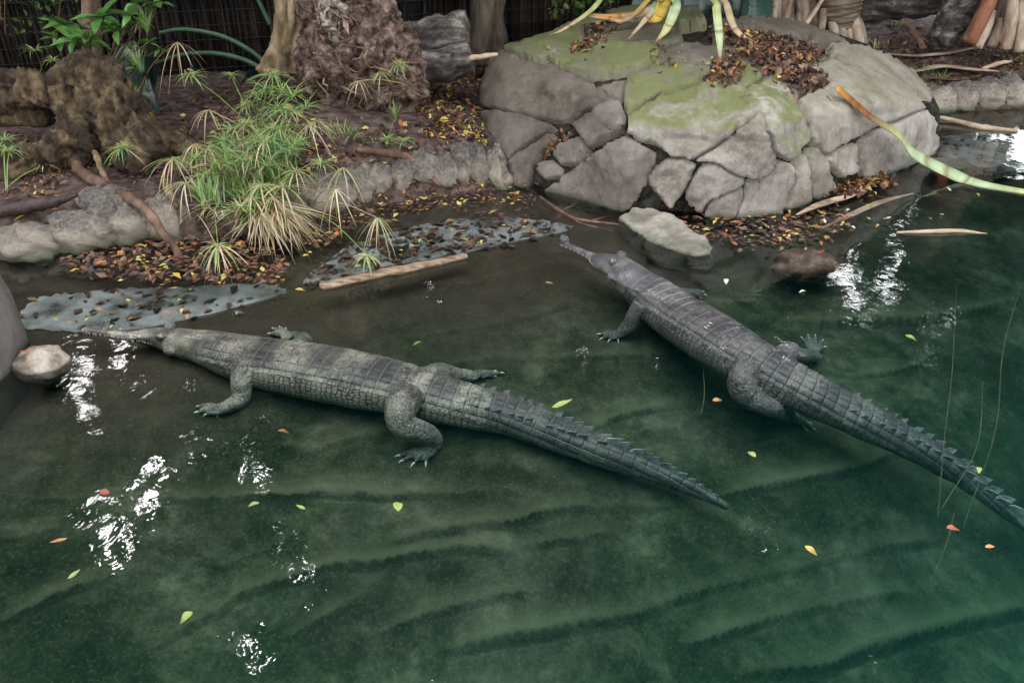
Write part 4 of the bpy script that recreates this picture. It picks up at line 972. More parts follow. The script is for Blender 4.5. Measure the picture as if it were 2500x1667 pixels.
# ------------------------------------------------------------------ helpers for wood
def pt(px, py, Y): return PY(px, py, Y)
def wood(name, label, cat, tubes, vox, amp, sc, mat, ridged=False, seed=1.0, smooth=2, group=None, oct=5):
    me = voxel(name, tubes, vox, smooth); roughen(me, amp, sc, oct, seed, ridged)
    o = obj(name, me, mat); tag(o, label, cat, group); return o
M_STUMP = mat_simple('gnarled_wood', [(.018, .012, .008), (.055, .036, .021), (.12, .08, .043), (.24, .175, .10)], 6, .8, 1.0, 34, .05, (1.2, 1.2, .3), spec=.3)
M_ROOT = mat_simple('root_bark', [(.045, .022, .014), (.12, .065, .04), (.2, .12, .08)], 7, .7, .7, 30, .015, (1, 1, .4))
M_PALEBARK = mat_simple('ficus_bark', [(.03, .02, .011), (.11, .07, .034), (.19, .13, .07), (.3, .22, .14)], 5, .75, .6, 26, .015, (1, 1, .3))
M_SOILCLOD = mat_simple('root_ball_soil', [(.02, .013, .01), (.09, .058, .045), (.2, .135, .105), (.34, .25, .2)], 8, .95, 1.0, 45, .03, spec=.15)
M_LOG = mat_simple('dark_log', [(.015, .012, .01), (.05, .04, .034), (.12, .1, .085), (.3, .27, .24)], 5, .85, .9, 26, .03, (.6, 1.6, 1.6))
M_DRY = mat_simple('dry_husk', [(.22, .14, .09), (.42, .3, .2), (.55, .42, .32)], 6, .7, .5, 40, .008, (.3, 1, 1))
M_DARKWOOD = mat_simple('wet_wood', [(.014, .008, .008), (.04, .022, .02), (.09, .05, .04)], 8, .5, .8, 30, .012)

# gnarled hollow stump on the left
T = []
T.append(tube([pt(-30, 235, 8.5), pt(60, 215, 8.5), pt(120, 225, 8.5), pt(175, 220, 8.5)], [.20, .17, .13, .15], 14, 20))
T.append(tube([pt(150, 225, 8.5), pt(195, 195, 8.5), pt(240, 205, 8.5), pt(275, 255, 8.4), pt(310, 320, 8.3), pt(390, 370, 8.15)], [.18, .22, .27, .27, .24, .12], 16, 28))
T.append(tube([pt(165, 245, 8.4), pt(180, 300, 8.2), pt(185, 360, 8.05), pt(175, 400, 8.0)], [.12, .13, .14, .10], 12, 18))
T.append(tube([pt(180, 340, 8.05), pt(110, 375, 7.9), pt(40, 405, 7.85), pt(-40, 430, 7.8)], [.13, .15, .17, .16], 12, 18))
T.append(tube([pt(320, 320, 8.3), pt(390, 345, 8.4), pt(480, 375, 8.3), pt(560, 420, 8.1)], [.16, .14, .11, .05], 12, 18))
T.append(tube([pt(285, 330, 8.2), pt(320, 390, 8.0), pt(365, 410, 7.9)], [.14, .12, .07], 12, 14))
wood('gnarled_stump', 'gnarled hollow tree stump arching over the bank, rough ochre bark', 'tree stump', T, .02, .09, 4.0, M_STUMP, True, 2.0)
stm = bpy.data.objects['gnarled_stump'].data; roughen(stm, .03, 7, 4, 7.0, True); roughen(stm, .012, 24, 2, 1.0)
wood('mossy_log', 'short mossy grey log lying left of the hollow stump', 'log', [tube([pt(-40, 283, 8.6), pt(40, 280, 8.6), pt(120, 288, 8.55)], [.13, .12, .10], 12, 16)], .02, .03, 6, M_STUMP, False, 5)
def rootpath(name, label, cat, px, rad, mat, group=None, dz=.0, seg=10, onz=None):
    p = []
    for q in px:
        if len(q) == 3: p.append(pt(*q))
        else:
            p.append(ghit(q[0], q[1], dz))
    me = mesh(name, *tube(p, rad, seg, 8 * len(p), .35, 1, random.random() * 9, 14)); o = obj(name, me, mat); tag(o, label, cat, group); return o
rootpath('exposed_root', 'thick brown root curving down over the edging blocks into the water', 'root', [(180, 388, 7.95), (205, 425, 7.7), (260, 455, 7.45), (310, 482, 7.25), (360, 515, 7.0), (395, 565, 6.85), (425, 600, 6.75), (437, 630, 6.65)], [.05, .055, .055, .05, .045, .04, .032, .035], M_ROOT)
rootpath('thin_root', 'thin tan root hanging beside the hollow stump leg', 'root', [(232, 372, 8.0), (240, 395, 7.85), (255, 430, 7.65), (262, 445, 7.55)], [.03, .03, .026, .03], M_PALEBARK)
rootpath('fallen_branch', 'dark wet branch lying on the edging blocks', 'branch', [(-40, 520, 6.85), (40, 508, 6.95), (110, 498, 7.0), (150, 488, 7.05), (190, 475, 7.1)], [.055, .06, .055, .04, .02], M_DARKWOOD)
rootpath('bank_root', 'smooth reddish root arching over the pale edging blocks', 'root', [(870, 366), (920, 370), (975, 378), (1015, 400), (1045, 428), (1075, 455)], [.03, .042, .045, .045, .035, .012], M_ROOT, dz=.06)
rootpath('sedge_root', 'short tan root stub poking from the bank behind the sedge', 'root', [(405, 445, 7.6), (415, 475, 7.4), (432, 505, 7.2)], [.045, .04, .025], M_PALEBARK)
# tree with fused stems, cut off by the top of the frame
T = []
tb = [pt(668, 165, 10.0), pt(700, 170, 9.9), pt(740, 165, 10.0), pt(778, 150, 10.05)]
T.append(tube([pt(655, 185, 9.9), pt(680, 120, 10.0), pt(690, 40, 10.05), pt(688, -60, 10.1), pt(690, -260, 10.2)], [.16, .115, .10, .10, .10], 14, 26))
T.append(tube([pt(690, 190, 9.85), pt(705, 110, 9.95), pt(712, 40, 9.9), pt(710, -60, 10.0), pt(712, -260, 10.1)], [.10, .06, .055, .055, .055], 12, 26))
T.append(tube([pt(760, 170, 9.9), pt(738, 110, 10.0), pt(728, 40, 10.0), pt(735, -60, 10.1), pt(750, -260, 10.2)], [.15, .09, .08, .09, .09], 12, 26))
T.append(tube([pt(725, 180, 9.85), pt(735, 90, 9.95), pt(752, 20, 10.0), pt(745, -80, 10.1), pt(730, -260, 10.2)], [.09, .055, .05, .06, .06], 12, 26))
T.append(tube([pt(780, 170, 10.0), pt(772, 60, 10.15), pt(768, -60, 10.2), pt(770, -260, 10.2)], [.12, .10, .12, .12], 12, 22))
wood('ficus_trunk', 'tan tree trunk of several fused stems between fence and root ball', 'tree trunk', T, .016, .022, 7, M_PALEBARK, False, 3.0, 1)
# upturned root ball
T = [sphere(pt(870, 175, 9.6), .62, 20, 14, (1.0, .7, 1.0)), sphere(pt(940, 190, 9.6), .5, 18, 12, (.85, .7, 1.05)), sphere(pt(850, 85, 9.8), .40, 16, 12, (1.1, .8, 1.0)), sphere(pt(905, 90, 9.8), .38, 16, 12, (1, .8, .9)),
     sphere(pt(820, 190, 9.5), .42, 16, 12, (1, .7, .8)), sphere(pt(995, 215, 9.5), .26, 14, 10, (.8, .7, 1.3)), sphere(pt(800, 60, 9.8), .25, 14, 10, (1, 1, 1.6)), sphere(pt(965, 120, 9.7), .3, 14, 10, (1, .8, 1))]
rb = thing('root_ball', 'upturned root ball of crumbling reddish soil and roots beside the trunk', 'root ball', tuple(pt(880, 270, 9.5)))
me = voxel('soil_mass', T, .03, 2); roughen(me, .17, 3.2, 5, 6); roughen(me, .05, 13, 3, 8, True); obj('soil_mass', me, M_SOILCLOD, rb)
M_PALEWOOD = mat_simple('bare_wood', [(.05, .04, .03), (.2, .165, .14), (.36, .32, .28)], 7, .7, .8, 30, .01, (1, 1, .4))
me = voxel('bare_wood', [tube([pt(795, -40, 9.6), pt(800, 40, 9.45), pt(812, 80, 9.36), pt(818, 108, 9.3)], [.17, .13, .11, .06], 12, 18), sphere(pt(797, 55, 9.3), .10), sphere(pt(835, 40, 9.4), .12)], .02, 2); roughen(me, .045, 6, 4, 2); roughen(me, .03, 14, 3, 5, True); obj('bare_wood', me, M_PALEWOOD, rb)
random.seed(11)
for k in range(46):
    x, y = random.uniform(760, 1000), random.uniform(110, 235); Y = 9.05 + .3 * random.random()
    L = random.uniform(30, 110); an = random.uniform(-2.6, .6)
    q = [pt(x + L * t * math.cos(an) + random.uniform(-9, 9), y - L * t * math.sin(an) + random.uniform(-9, 9), Y - .10 * math.sin(t * 3)) for t in (0, .33, .66, 1)]
    obj('rootlet', mesh('rootlet', *tube(q, [.013, .011, .008, .003], 6, 14)), random.choice([M_ROOT, M_ROOT, M_PALEBARK, M_SOILCLOD]), rb)
RBV = BVHTree.FromPolygons([Vector(p) for p in get_v(rb.children[0].data)], [tuple(p.vertices) for p in rb.children[0].data.polygons])
rr_ = np.random.default_rng(9); cb = MB()
for k in range(900):
    h_ = RBV.ray_cast(Vector((0, 0, CAM_H)), ray(rr_.uniform(755, 1035), rr_.uniform(10, 275)).normalized())
    if h_[0] is None: continue
    nn_ = (h_[1] + Vector(rr_.normal(size=3) * .6)).normalized(); d_ = nn_.orthogonal(); d_.rotate(Matrix.Rotation(rr_.random() * 6.3, 3, nn_)); s_ = nn_.cross(d_)
    L_ = rr_.uniform(.02, .09); w_ = L_ * rr_.uniform(.15, .4); c_ = h_[0] + nn_ * .006
    cb.add([c_ - d_ * L_, c_ + s_ * w_ + nn_ * w_ * .5, c_ + d_ * L_ + nn_ * L_ * .4, c_ - s_ * w_ + nn_ * w_ * .5, c_], [(0, 1, 4), (1, 2, 4), (2, 3, 4), (3, 0, 4)], np.array([(.05, .03, .022), (.12, .075, .055), (.22, .15, .12), (.30, .2, .15)][rr_.integers(0, 4)]) * rr_.uniform(.7, 1.3))
o = obj('crumbs', cb.mesh('crumbs', False), mat_attr('root_ball_crumbs', .8, 0), rb); o['kind'] = 'stuff'
# logs behind
def log(px, label, Y, r, mat=M_LOG):
    q = [pt(x, y, Y + .02 * k) for k, (x, y) in enumerate(px)]
    me = mesh('fallen_log', *tube(q, r, 20, 34, .25, 1, Y * 7, 4)); roughen(me, .03, 7, 4, Y, True); o = obj('fallen_log', me, mat); tag(o, label, 'log'); return o
log([(940, 105), (1040, 85), (1140, 70)], 'upper dark weathered log stacked behind the root ball', 10.6, [.20, .21, .20])
log([(960, 185), (1050, 165), (1150, 145)], 'lower grey barkless log stacked behind the root ball', 10.35, [.21, .21, .20])
rootpath('pale_stick', 'pale peeled stick lying between the logs and the outcrop', 'stick', [(1145, 143, 10.2), (1180, 138, 10.2), (1215, 133, 10.2)], [.035, .03, .025], M_DRY)
# dark trunk against the fence
o = obj('dark_trunk', mesh('dark_trunk', *tube([pt(1195, 150, 11.9), pt(1190, 60, 11.9), pt(1192, -60, 11.9), pt(1190, -300, 11.9)], [.30, .25, .24, .23], 18, 30, .15, 1, 3, 3)), M_BARK)
tag(o, 'dark mossy tree trunk against the fence beside the outcrop', 'tree trunk')
o = obj('slim_trunk', mesh('slim_trunk', *tube([pt(232, 200, 9.9), pt(225, 80, 9.95), pt(222, -80, 10), pt(222, -300, 10)], [.12, .11, .10, .10], 14, 24, .12, 1, 5, 3)), M_ROOT)
tag(o, 'slim reddish trunk behind the glossy shrub', 'tree trunk')

# ------------------------------------------------------------------ screw pines with prop roots, right background
M_PROP = mat_simple('prop_root', [(.12, .075, .045), (.28, .2, .14), (.45, .36, .28)], 5, .7, .5, 40, .01, (1, 1, .3), rand=.45)
M_RED = mat_simple('red_prop_root', [(.10, .03, .015), (.22, .075, .035), (.3, .13, .07)], 5, .6, .5, 30, .01, (1, 1, .3))
def ringed_trunk(path, rad, seg=22, n=60):
    v, f = tube(path, rad, seg, n); v = np.array(v)
    c = catmull(np.array([tuple(p) for p in path]), n)
    for k in range(n):
        s = 1 + .05 * math.sin(k * 1.9) + .03 * random.uniform(-1, 1)
        v[k * seg:(k + 1) * seg] = c[k] + (v[k * seg:(k + 1) * seg] - c[k]) * s
    return v, f
M_RING = mat_simple('ringed_bark', [(.06, .04, .025), (.16, .115, .08), (.28, .22, .16)], 6, .85, .9, 30, .02, (.5, .5, 3))
def prop(root, x0, y0, x1, y1, Y0, Y1, r, mat=M_PROP):
    a, b2 = pt(x0, y0, Y0), pt(x1, y1, Y1); b2.z = H(b2.x, b2.y) - .08 if H(b2.x, b2.y) > b2.z else b2.z
    md = a.lerp(b2, .5) + Vector((0, -.03, .02))
    obj('prop_root', mesh('prop_root', *tube([a, md, b2], [r * .9, r, r * .95], 12, 14, .12, 1, x0, 6)), mat, root)
sp1 = thing('screw_pine', 'screw pine with thick ringed trunk on splayed pale prop roots behind the outcrop', 'screw pine', tuple(pt(2050, 105, 13.3)))
obj('trunk', mesh('trunk', *ringed_trunk([pt(2055, 75, 13.3), pt(2052, 20, 13.3), pt(2055, -60, 13.35), pt(2060, -300, 13.5)], [.22, .30, .29, .27])), M_RING, sp1)
for a in ((2010, 25, 2000, 95, .06), (2030, 45, 2038, 115, .075), (2050, 55, 2060, 110, .06), (2070, 55, 2072, 115, .05), (2082, 40, 2098, 112, .085), (2090, 40, 2110, 110, .06)): prop(sp1, a[0], a[1], a[2], a[3], 13.2, 13.0, a[4])
sp2 = thing('screw_pine', 'screw pine seen only as a thicket of thin brown prop roots beside big glossy leaves', 'screw pine', tuple(pt(1950, 85, 13.6)))
for a in ((1900, -30, 1880, 75, .06), (1918, -30, 1918, 85, .09), (1935, -20, 1912, 80, .05), (1960, -10, 1945, 85, .07), (1950, 0, 1966, 80, .05), (1985, 0, 1990, 90, .06), (1960, -30, 1965, 75, .08), (1930, 20, 1930, 85, .05), (1975, 20, 1978, 90, .045), (1890, -30, 1870, 70, .05)): prop(sp2, a[0], a[1], a[2], a[3], 13.7 + .2 * random.random(), 13.5, a[4])
obj('trunk', mesh('trunk', *ringed_trunk([pt(1945, -10, 13.8), pt(1950, -80, 13.8), pt(1955, -300, 13.9)], [.22, .24, .22])), M_RING, sp2)
sp3 = thing('screw_pine', 'screw pine with stout grey and red prop roots on the far bank edge', 'screw pine', tuple(pt(2450, 120, 12.9)))
for a, mt in (((2430, -30, 2365, 105, .11), M_RED), ((2420, 30, 2385, 115, .08), M_PROP), ((2440, 50, 2420, 115, .07), M_PROP), ((2475, -30, 2455, 120, .09), M_PROP), ((2500, -30, 2490, 125, .10), M_PROP), ((2470, 10, 2440, 105, .05), M_ROOT), ((2530, -30, 2525, 125, .1), M_PROP), ((2400, 40, 2355, 100, .06), M_PROP)): prop(sp3, a[0], a[1], a[2], a[3], 12.8, 12.6, a[4], mt)
obj('trunk', mesh('trunk', *ringed_trunk([pt(2480, -20, 12.9), pt(2480, -100, 12.9), pt(2480, -300, 13)], [.26, .28, .26])), M_RING, sp3)
# fallen wood on the right bank
wood('bark_slab', 'rough grey bark slab leaning against the red prop roots', 'bark', [tube([pt(2290, 105, 13.0), pt(2320, 60, 13.1), pt(2350, 10, 13.2), pt(2370, -40, 13.3)], [.16, .22, .24, .2], 12, 20)], .03, .08, 5, M_LOG, True, 4)
log([(2090, 10), (2200, 0), (2330, -20)], 'long brown log across the right background', 14.6, [.3, .32, .3], M_LOG)
rootpath('dead_branch', 'thin bent branch on the dark slope of the far bank', 'branch', [(2205, 55, 13.4), (2235, 85, 13.1), (2255, 118, 12.8)], [.04, .05, .04], M_ROOT)
def strip(name, label, cat, px, w, mat, dz=.04, group=None, cup=.3, Y=None, z=None, thick=.006):
    """long leaf or husk: a strip with a cupped section and thickness"""
    p = []
    for q in px:
        if z is not None and len(q) == 2: p.append(P(q[0], q[1], z))
        elif len(q) == 3: p.append(pt(*q))
        else:
            p.append(ghit(q[0], q[1], dz))
    n = 8 * len(p); c = catmull([tuple(a) for a in p], n); ww = np.interp(np.linspace(0, 1, n), np.linspace(0, 1, len(w)), w)
    t, S, U = frames(c, (0, 0, 1)); v, f = [], []
    for k in range(n):
        for off in (0, -thick):
            for a in (-1, -.5, 0, .5, 1): v.append(c[k] + S[k] * a * ww[k] + U[k] * (cup * ww[k] * a * a + off))
    for k in range(n - 1):
        b0, b1 = k * 10, (k + 1) * 10
        for j in range(4): f.append((b0 + j, b1 + j, b1 + j + 1, b0 + j + 1)); f.append((b0 + 5 + j, b0 + 6 + j, b1 + 6 + j, b1 + 5 + j))
        f.append((b0, b0 + 5, b1 + 5, b1)); f.append((b0 + 4, b1 + 4, b1 + 9, b0 + 9))
    f.append((0, 1, 2, 3, 4, 9, 8, 7, 6, 5)); e = (n - 1) * 10; f.append(tuple(e + i for i in (5, 6, 7, 8, 9, 4, 3, 2, 1, 0)))
    o = obj(name, mesh(name, v, f), mat); tag(o, label, cat, group); return o
strip('dry_husk', 'long pale dry husk across the far bank below the prop roots', 'dry leaf', [(2160, 132), (2240, 138), (2330, 128), (2400, 112)], [.03, .07, .07, .02], M_DRY, .06)
strip('dry_husk', 'broad curled tan husk lying above the far edging blocks', 'dry leaf', [(2235, 175), (2300, 165), (2370, 172), (2440, 175)], [.03, .10, .10, .03], M_DRY, .07)
strip('dry_husk', 'short brown husk tucked under the broad curled husk', 'dry leaf', [(2270, 192), (2330, 196), (2390, 186)], [.05, .08, .03], M_ROOT, .05)
rootpath('dead_branch', 'pale stick lying above the curled husk on the far bank', 'branch', [(2400, 168), (2440, 155), (2470, 150)], [.025, .03, .015], M_DRY, dz=.08)
rootpath('leaning_husk', 'pale dead leaf blade leaning against the thicket of prop roots', 'dry leaf', [(2020, -20, 13.0), (1985, 35, 12.9), (1950, 82, 12.7)], [.02, .035, .02], M_DRY)
# ================================================================== plants
M_BLADE = mat_attr('sedge_blade', .45, .3)
GREENS = [(.19, .31, .07), (.25, .38, .10), (.30, .42, .13), (.19, .34, .15), (.36, .44, .14)]
STRAWS = [(.5, .39, .22), (.58, .46, .29), (.42, .29, .16), (.64, .54, .38)]
def blade(p0, dirv, L, w, droop, col, seg=5, tip=None, curl=0.0):
    """narrow tapering leaf blade, folded along its middle"""
    d = np.array(dirv, dtype=float); d /= np.linalg.norm(d); p0 = np.array(p0, dtype=float)
    s = np.cross(d, (0, 0, 1.0)); ns = np.linalg.norm(s); s = s / ns if ns > 1e-3 else np.array([1.0, 0, 0])
    v, cc = [], []
    for k in range(seg + 1):
        t = k / seg; c = p0 + d * L * t + np.array([0, 0, -droop * L * t * t]) + s * curl * L * t * t
        ww = w * (0.55 + .9 * t - 1.45 * t**2.2) if t < 1 else 0.0006
        ww = max(ww, .0006)
        u = np.cross(s, d)
        v += [c - s * ww, c + u * ww * -.35, c + s * ww]
        q = np.array(col) if tip is None else np.array(col) * (1 - t**2) + np.array(tip) * t**2
        cc += [q] * 3
    f = []
    for k in range(seg):
        for j in (0, 1): f.append((k * 3 + j, k * 3 + j + 1, k * 3 + 4 + j, k * 3 + 3 + j))
    return np.array(v), f, np.array(cc)
def whorl(c, R, kind, r, nb=None, updir=(0, 0, 1)):
    mb = MB(); nb = nb or (r.integers(10, 15) if kind in 'sd' else r.integers(20, 30)); ph = r.random() * 6.3
    for k in range(nb):
        a = ph + 2 * math.pi * k / nb + r.uniform(-.15, .15); el = {'g': .55, 'f': .4, 's': .0, 'm': .1, 'u': 1.3, 'd': -.3}[kind] + r.uniform(-.25, .3)
        dv = (math.cos(a) * math.cos(el), math.sin(a) * math.cos(el), math.sin(el))
        green = {'g': .93, 'f': .95, 's': .05, 'm': .5, 'u': .95, 'd': .3}[kind] > r.random()
        col = np.array((GREENS if green else STRAWS)[r.integers(0, 4)]) * r.uniform(.8, 1.2)
        dr = {'g': .5, 'f': .65, 's': 1.0, 'm': .75, 'u': .2, 'd': 1.0}[kind] * r.uniform(.6, 1.4)
        mb.add(*blade(c, dv, R * r.uniform(.75, 1.1), r.uniform(.0055, .0105), dr, col, 6, STRAWS[r.integers(0, 4)] if r.random() < .35 else None, r.uniform(-.15, .15)))
    return mb.mesh('leaf_whorl')
M_FLOW = mat_attr('sedge_flower', .7, .2)
def flower(c, R, r):
    mb = MB()
    for k in range(26):
        a = r.random() * 6.3; el = r.uniform(.1, 1.4); L = R * r.uniform(.35, 1)
        e = np.array(c) + L * np.array([math.cos(a) * math.cos(el), math.sin(a) * math.cos(el), math.sin(el) * .8])
        mb.add(*tube([c, e], [.0015, .001], 3, 2), col=(.2, .28, .08))
        for _ in range(4):
            q = e + r.normal(size=3) * .010; mb.add(*sphere(q, .0065, 5, 3, (1, 1, .7)), col=np.array((.40, .42, .18)) * r.uniform(.7, 1.2))
    return mb.mesh('flower_head')
def gpt(px, py, dz=0.0):
    return ghit(px, py, dz, -.02)
def sedge(label, base, heads, seed, group=None, tuss=None):
    """umbrella sedge: base (px,py[,Y]); heads = (px, py, radius_px, kind, Y)"""
    r = np.random.default_rng(seed)
    b0 = pt(*base) if len(base) == 3 else gpt(*base); b0 = Vector((b0.x, b0.y, max(b0.z, -.05) - .02))
    root = thing('umbrella_sedge', label, 'sedge', tuple(b0), group)
    for (px, py, rp, kind, Y) in heads:
        h = pt(px, py, Y); s = mpp(h); R = rp * s * 1.25
        st = b0 + Vector((r.uniform(-.10, .10), r.uniform(-.08, .08), 0))
        md = st.lerp(h, .55); md.z += .10 * (h - st).length * .6
        green = kind in 'gfum'
        stem = obj('stem', mesh('stem', *tube([st, md, h], [.006, .005, .0035], 5, 8), pcol=np.array(GREENS[r.integers(0, 3)] if green else STRAWS[0])), M_BLADE, root)
        obj('leaf_whorl', whorl(tuple(h), R, kind, r), M_BLADE, root)
        if kind == 'f': obj('flower_head', flower(tuple(h), min(.085, R * .35), r), M_FLOW, root)
    for (px, py, Y, n, L, el, az, spread, gr) in (tuss or []):
        c = pt(px, py, Y); mb = MB()
        for k in range(int(n * 1.4)):
            a = az + r.normal() * spread; e = el + r.normal() * .22
            col = np.array((GREENS if r.random() < gr else STRAWS)[r.integers(0, 4)]) * r.uniform(.7, 1.15)
            mb.add(*blade(np.array(tuple(c)) + r.normal(size=3) * (.06, .04, .02), (math.cos(a) * math.cos(e), math.sin(a) * math.cos(e), math.sin(e)), L * r.uniform(.6, 1.1), r.uniform(.006, .010), r.uniform(.2, .6), col, 6, None, r.uniform(-.2, .2)))
        obj('leaf_tuft', mb.mesh('leaf_tuft'), M_BLADE, root)
    return root
def k3(cx, cy, r, kind, Y): return (350 + cx / 2.852, 150 + cy / 2.852, r / 2.852, kind, Y)
sedge('tall umbrella sedge with pale green flower heads at the back of the bank clump', (640, 345), [k3(330, 105, 130, 'f', 8.5), k3(900, 100, 190, 'f', 8.3), k3(610, 100, 95, 'g', 8.7), k3(960, 225, 180, 'g', 8.2), k3(1130, 330, 190, 'g', 8.1), k3(720, 310, 110, 'f', 8.4), k3(450, 340, 140, 's', 8.4), k3(860, 200, 170, 'g', 8.3), k3(1040, 250, 190, 'g', 8.1), k3(800, 250, 150, 'g', 8.3), k3(930, 330, 170, 'g', 8.1), k3(1200, 420, 150, 'm', 8.1)], 1)
sedge('dense green umbrella sedge with several flower heads overhanging the water', (625, 510), [k3(1010, 350, 210, 'f', 7.8), k3(850, 570, 250, 'f', 7.5), k3(720, 440, 190, 'f', 7.8), k3(640, 570, 190, 'g', 7.7), k3(575, 640, 200, 'g', 7.5), k3(1060, 590, 180, 'g', 7.6), k3(760, 560, 170, 'g', 7.7), k3(870, 740, 180, 'g', 7.4), k3(1150, 450, 190, 's', 7.8), k3(950, 480, 200, 'g', 7.7), k3(700, 700, 190, 'g', 7.4),
       k3(820, 860, 170, 'm', 7.2), k3(970, 870, 210, 'm', 7.2), k3(900, 950, 170, 's', 7.1), k3(680, 1020, 150, 'g', 7.0), k3(900, 480, 200, 'f', 7.7), k3(1000, 640, 190, 'g', 7.5), k3(620, 480, 160, 'g', 7.8), k3(780, 640, 180, 'm', 7.5), k3(560, 560, 170, 'g', 7.7), k3(760, 950, 170, 's', 7.1), k3(1060, 760, 160, 'm', 7.4)], 2, None,
      [(620, 505, 7.25, 46, .42, 1.1, 1.6, 1.6, .85), (640, 520, 7.15, 60, .46, .1, -1.1, .55, .05), (665, 510, 7.15, 60, .50, .0, -.55, .40, .06), (600, 520, 7.15, 34, .36, .5, -2.4, .7, .5), (600, 470, 7.5, 90, .75, 1.25, 1.6, 2.2, .75), (660, 450, 7.6, 90, .8, 1.2, .6, 2.2, .75), (690, 420, 7.8, 70, .8, 1.2, .4, 2.2, .8), (560, 450, 7.6, 60, .65, 1.2, 2.2, 2.2, .6), (680, 470, 7.4, 40, .4, .7, .1, .6, .4), (560, 480, 7.4, 34, .4, .9, 2.4, .8, .8)])
sedge('loose yellowing umbrella sedge leaning towards the gnarled stump', (515, 500), [k3(200, 680, 210, 'm', 7.7), k3(295, 850, 210, 'm', 7.3), k3(370, 680, 170, 'g', 7.6), k3(350, 580, 150, 's', 7.8), k3(510, 720, 190, 'g', 7.4), k3(450, 620, 160, 'm', 7.7), k3(430, 800, 150, 'g', 7.3)], 3, None,
      [(512, 495, 7.2, 44, .40, 1.0, 2.2, .5, .85), (520, 505, 7.15, 20, .3, .5, -1.8, .6, .3)])
sedge('straggling umbrella sedge stems drooping over the pale edging blocks', (740, 500), [k3(1240, 720, 130, 'g', 7.5), k3(1390, 740, 150, 'd', 7.4), k3(1340, 890, 170, 'd', 6.95), k3(1630, 1090, 160, 'd', 6.75), k3(1560, 1350, 110, 'm', 6.3)], 4)
sedge('small umbrella sedge bent down to the floating leaf litter', (505, 505), [k3(520, 1280, 180, 'm', 6.55), k3(515, 1300, 150, 'd', 6.5)], 5)
sedge('lone young sedge at the foot of the mossy log', (18, 470), [(22, 372, 50, 'g', 7.75), (105, 405, 34, 'g', 7.8), (12, 345, 40, 'g', 7.9)], 6)
sedge('single flowering sedge growing under the stump arch', (305, 425), [(299, 364, 52, 'f', 7.75)], 7)
sedge('tall bright sedge standing between the stump and the fence', (335, 265), [(342, 178, 62, 'u', 8.9), (360, 82, 66, 'u', 9.1), (433, 104, 60, 'd', 9.0), (345, 60, 50, 'g', 9.3), (320, 120, 50, 'g', 9.2)], 8, None, [(340, 255, 8.8, 16, .45, 1.25, 1.5, 1.5, .95)])
sedge('thin dark sedge in front of the reed fence', (105, 205), [(87, 126, 42, 'g', 9.8), (130, 150, 30, 'g', 9.8)], 9)
sedge('little flowering sedge rooted on the root ball', (975, 200, 9.05), [(975, 160, 32, 'f', 8.95), (930, 178, 30, 'm', 8.95), (875, 198, 34, 's', 8.95)], 10)
sedge('small tufted sedge on the bare soil below the root ball', (962, 335), [(966, 292, 44, 'u', 8.55), (985, 345, 32, 'g', 8.3), (945, 340, 26, 'g', 8.3)], 11)
for k, (x, y, lab) in enumerate([(845, 335, 'bright low grass tuft beside the reddish bank root'), (862, 330, 'short green tuft touching the start of the reddish bank root'), (935, 350, 'small green tuft above the reddish bank root'), (812, 315, 'yellowing tuft at the edge of the bare soil'),
                                 (2190, 62, 'small green tuft on the dark slope behind the outcrop'), (2130, 105, 'grass tuft at the right shoulder of the outcrop'), (2145, 118, 'leafy grass tuft beside the long dry husk'), (2290, 195, 'green grass tuft on top of the far edging blocks'), (2262, 175, 'short grass tuft left of the broad curled husk'), (2475, 150, 'dry tan grass clump under the far prop roots'), (2460, 185, 'dry grass clump on the far edging blocks'), (2500, 120, 'tall dry grass beside the stout prop roots')]):
    r = np.random.default_rng(50 + k); c = gpt(x, y); mb = MB(); dry = 'dry' in lab or 'yellow' in lab
    for j in range(34):
        a = r.random() * 6.3; e = r.uniform(.3, 1.4); col = np.array((STRAWS if r.random() < (.75 if dry else .15) else GREENS)[r.integers(0, 4)]) * r.uniform(.7, 1.1)
        mb.add(*blade(np.array(tuple(c)) + r.normal(size=3) * (.07, .05, 0), (math.cos(a) * math.cos(e), math.sin(a) * math.cos(e), math.sin(e)), r.uniform(.12, .26), r.uniform(.004, .007), r.uniform(.2, .7), col, 5))
    o = obj('grass_tuft', mb.mesh('grass_tuft'), M_BLADE); tag(o, lab, 'grass')

# broad leaves -------------------------------------------------------------
def leafmesh(L, w, fold=.25, droop=.25, wave=.0, seg=7, name='leaf', shape=1.0):
    v, f = [], []
    for k in range(seg + 1):
        t = k / seg; ww = w * (math.sin(math.pi * min(1, t**.85 * .97 + .03)))**shape; ww = max(ww, .002)
        z = -droop * L * t * t
        for j, a in enumerate((-1, -.5, 0, .5, 1)):
            v.append((a * ww, L * t, z + fold * abs(a) * ww + wave * math.sin(9 * t + 3 * a) * ww))
    for k in range(seg):
        for j in range(4): f.append((k * 5 + j, k * 5 + j + 1, k * 5 + 6 + j, k * 5 + 5 + j))
    return mesh(name, v, f)
M_GLOSS = mat_leaf('glossy_leaf', (.045, .12, .03), (.12, .25, .06), .25, .25)
LEAFS = [leafmesh(.28, .056, .3, .2, .12), leafmesh(.25, .05, .25, .4, .15), leafmesh(.31, .06, .3, .05, .12)]
def rosette(root, c, n, s, tilt, r, mat=M_GLOSS):
    for k in range(n):
        a = 2 * math.pi * k / n + r.uniform(-.3, .3); e = r.uniform(-.5, .7) + tilt
        o = bpy.data.objects.new('leaf', LEAFS[k % 3]); COL.objects.link(o)
        if not LEAFS[k % 3].materials: LEAFS[k % 3].materials.append(mat)
        o.parent = root; o.location = Vector(c) - Vector(root.location); o.rotation_euler = (e, r.uniform(-.4, .4), a); q = s * r.uniform(.75, 1.1); o.scale = (q, q, q)
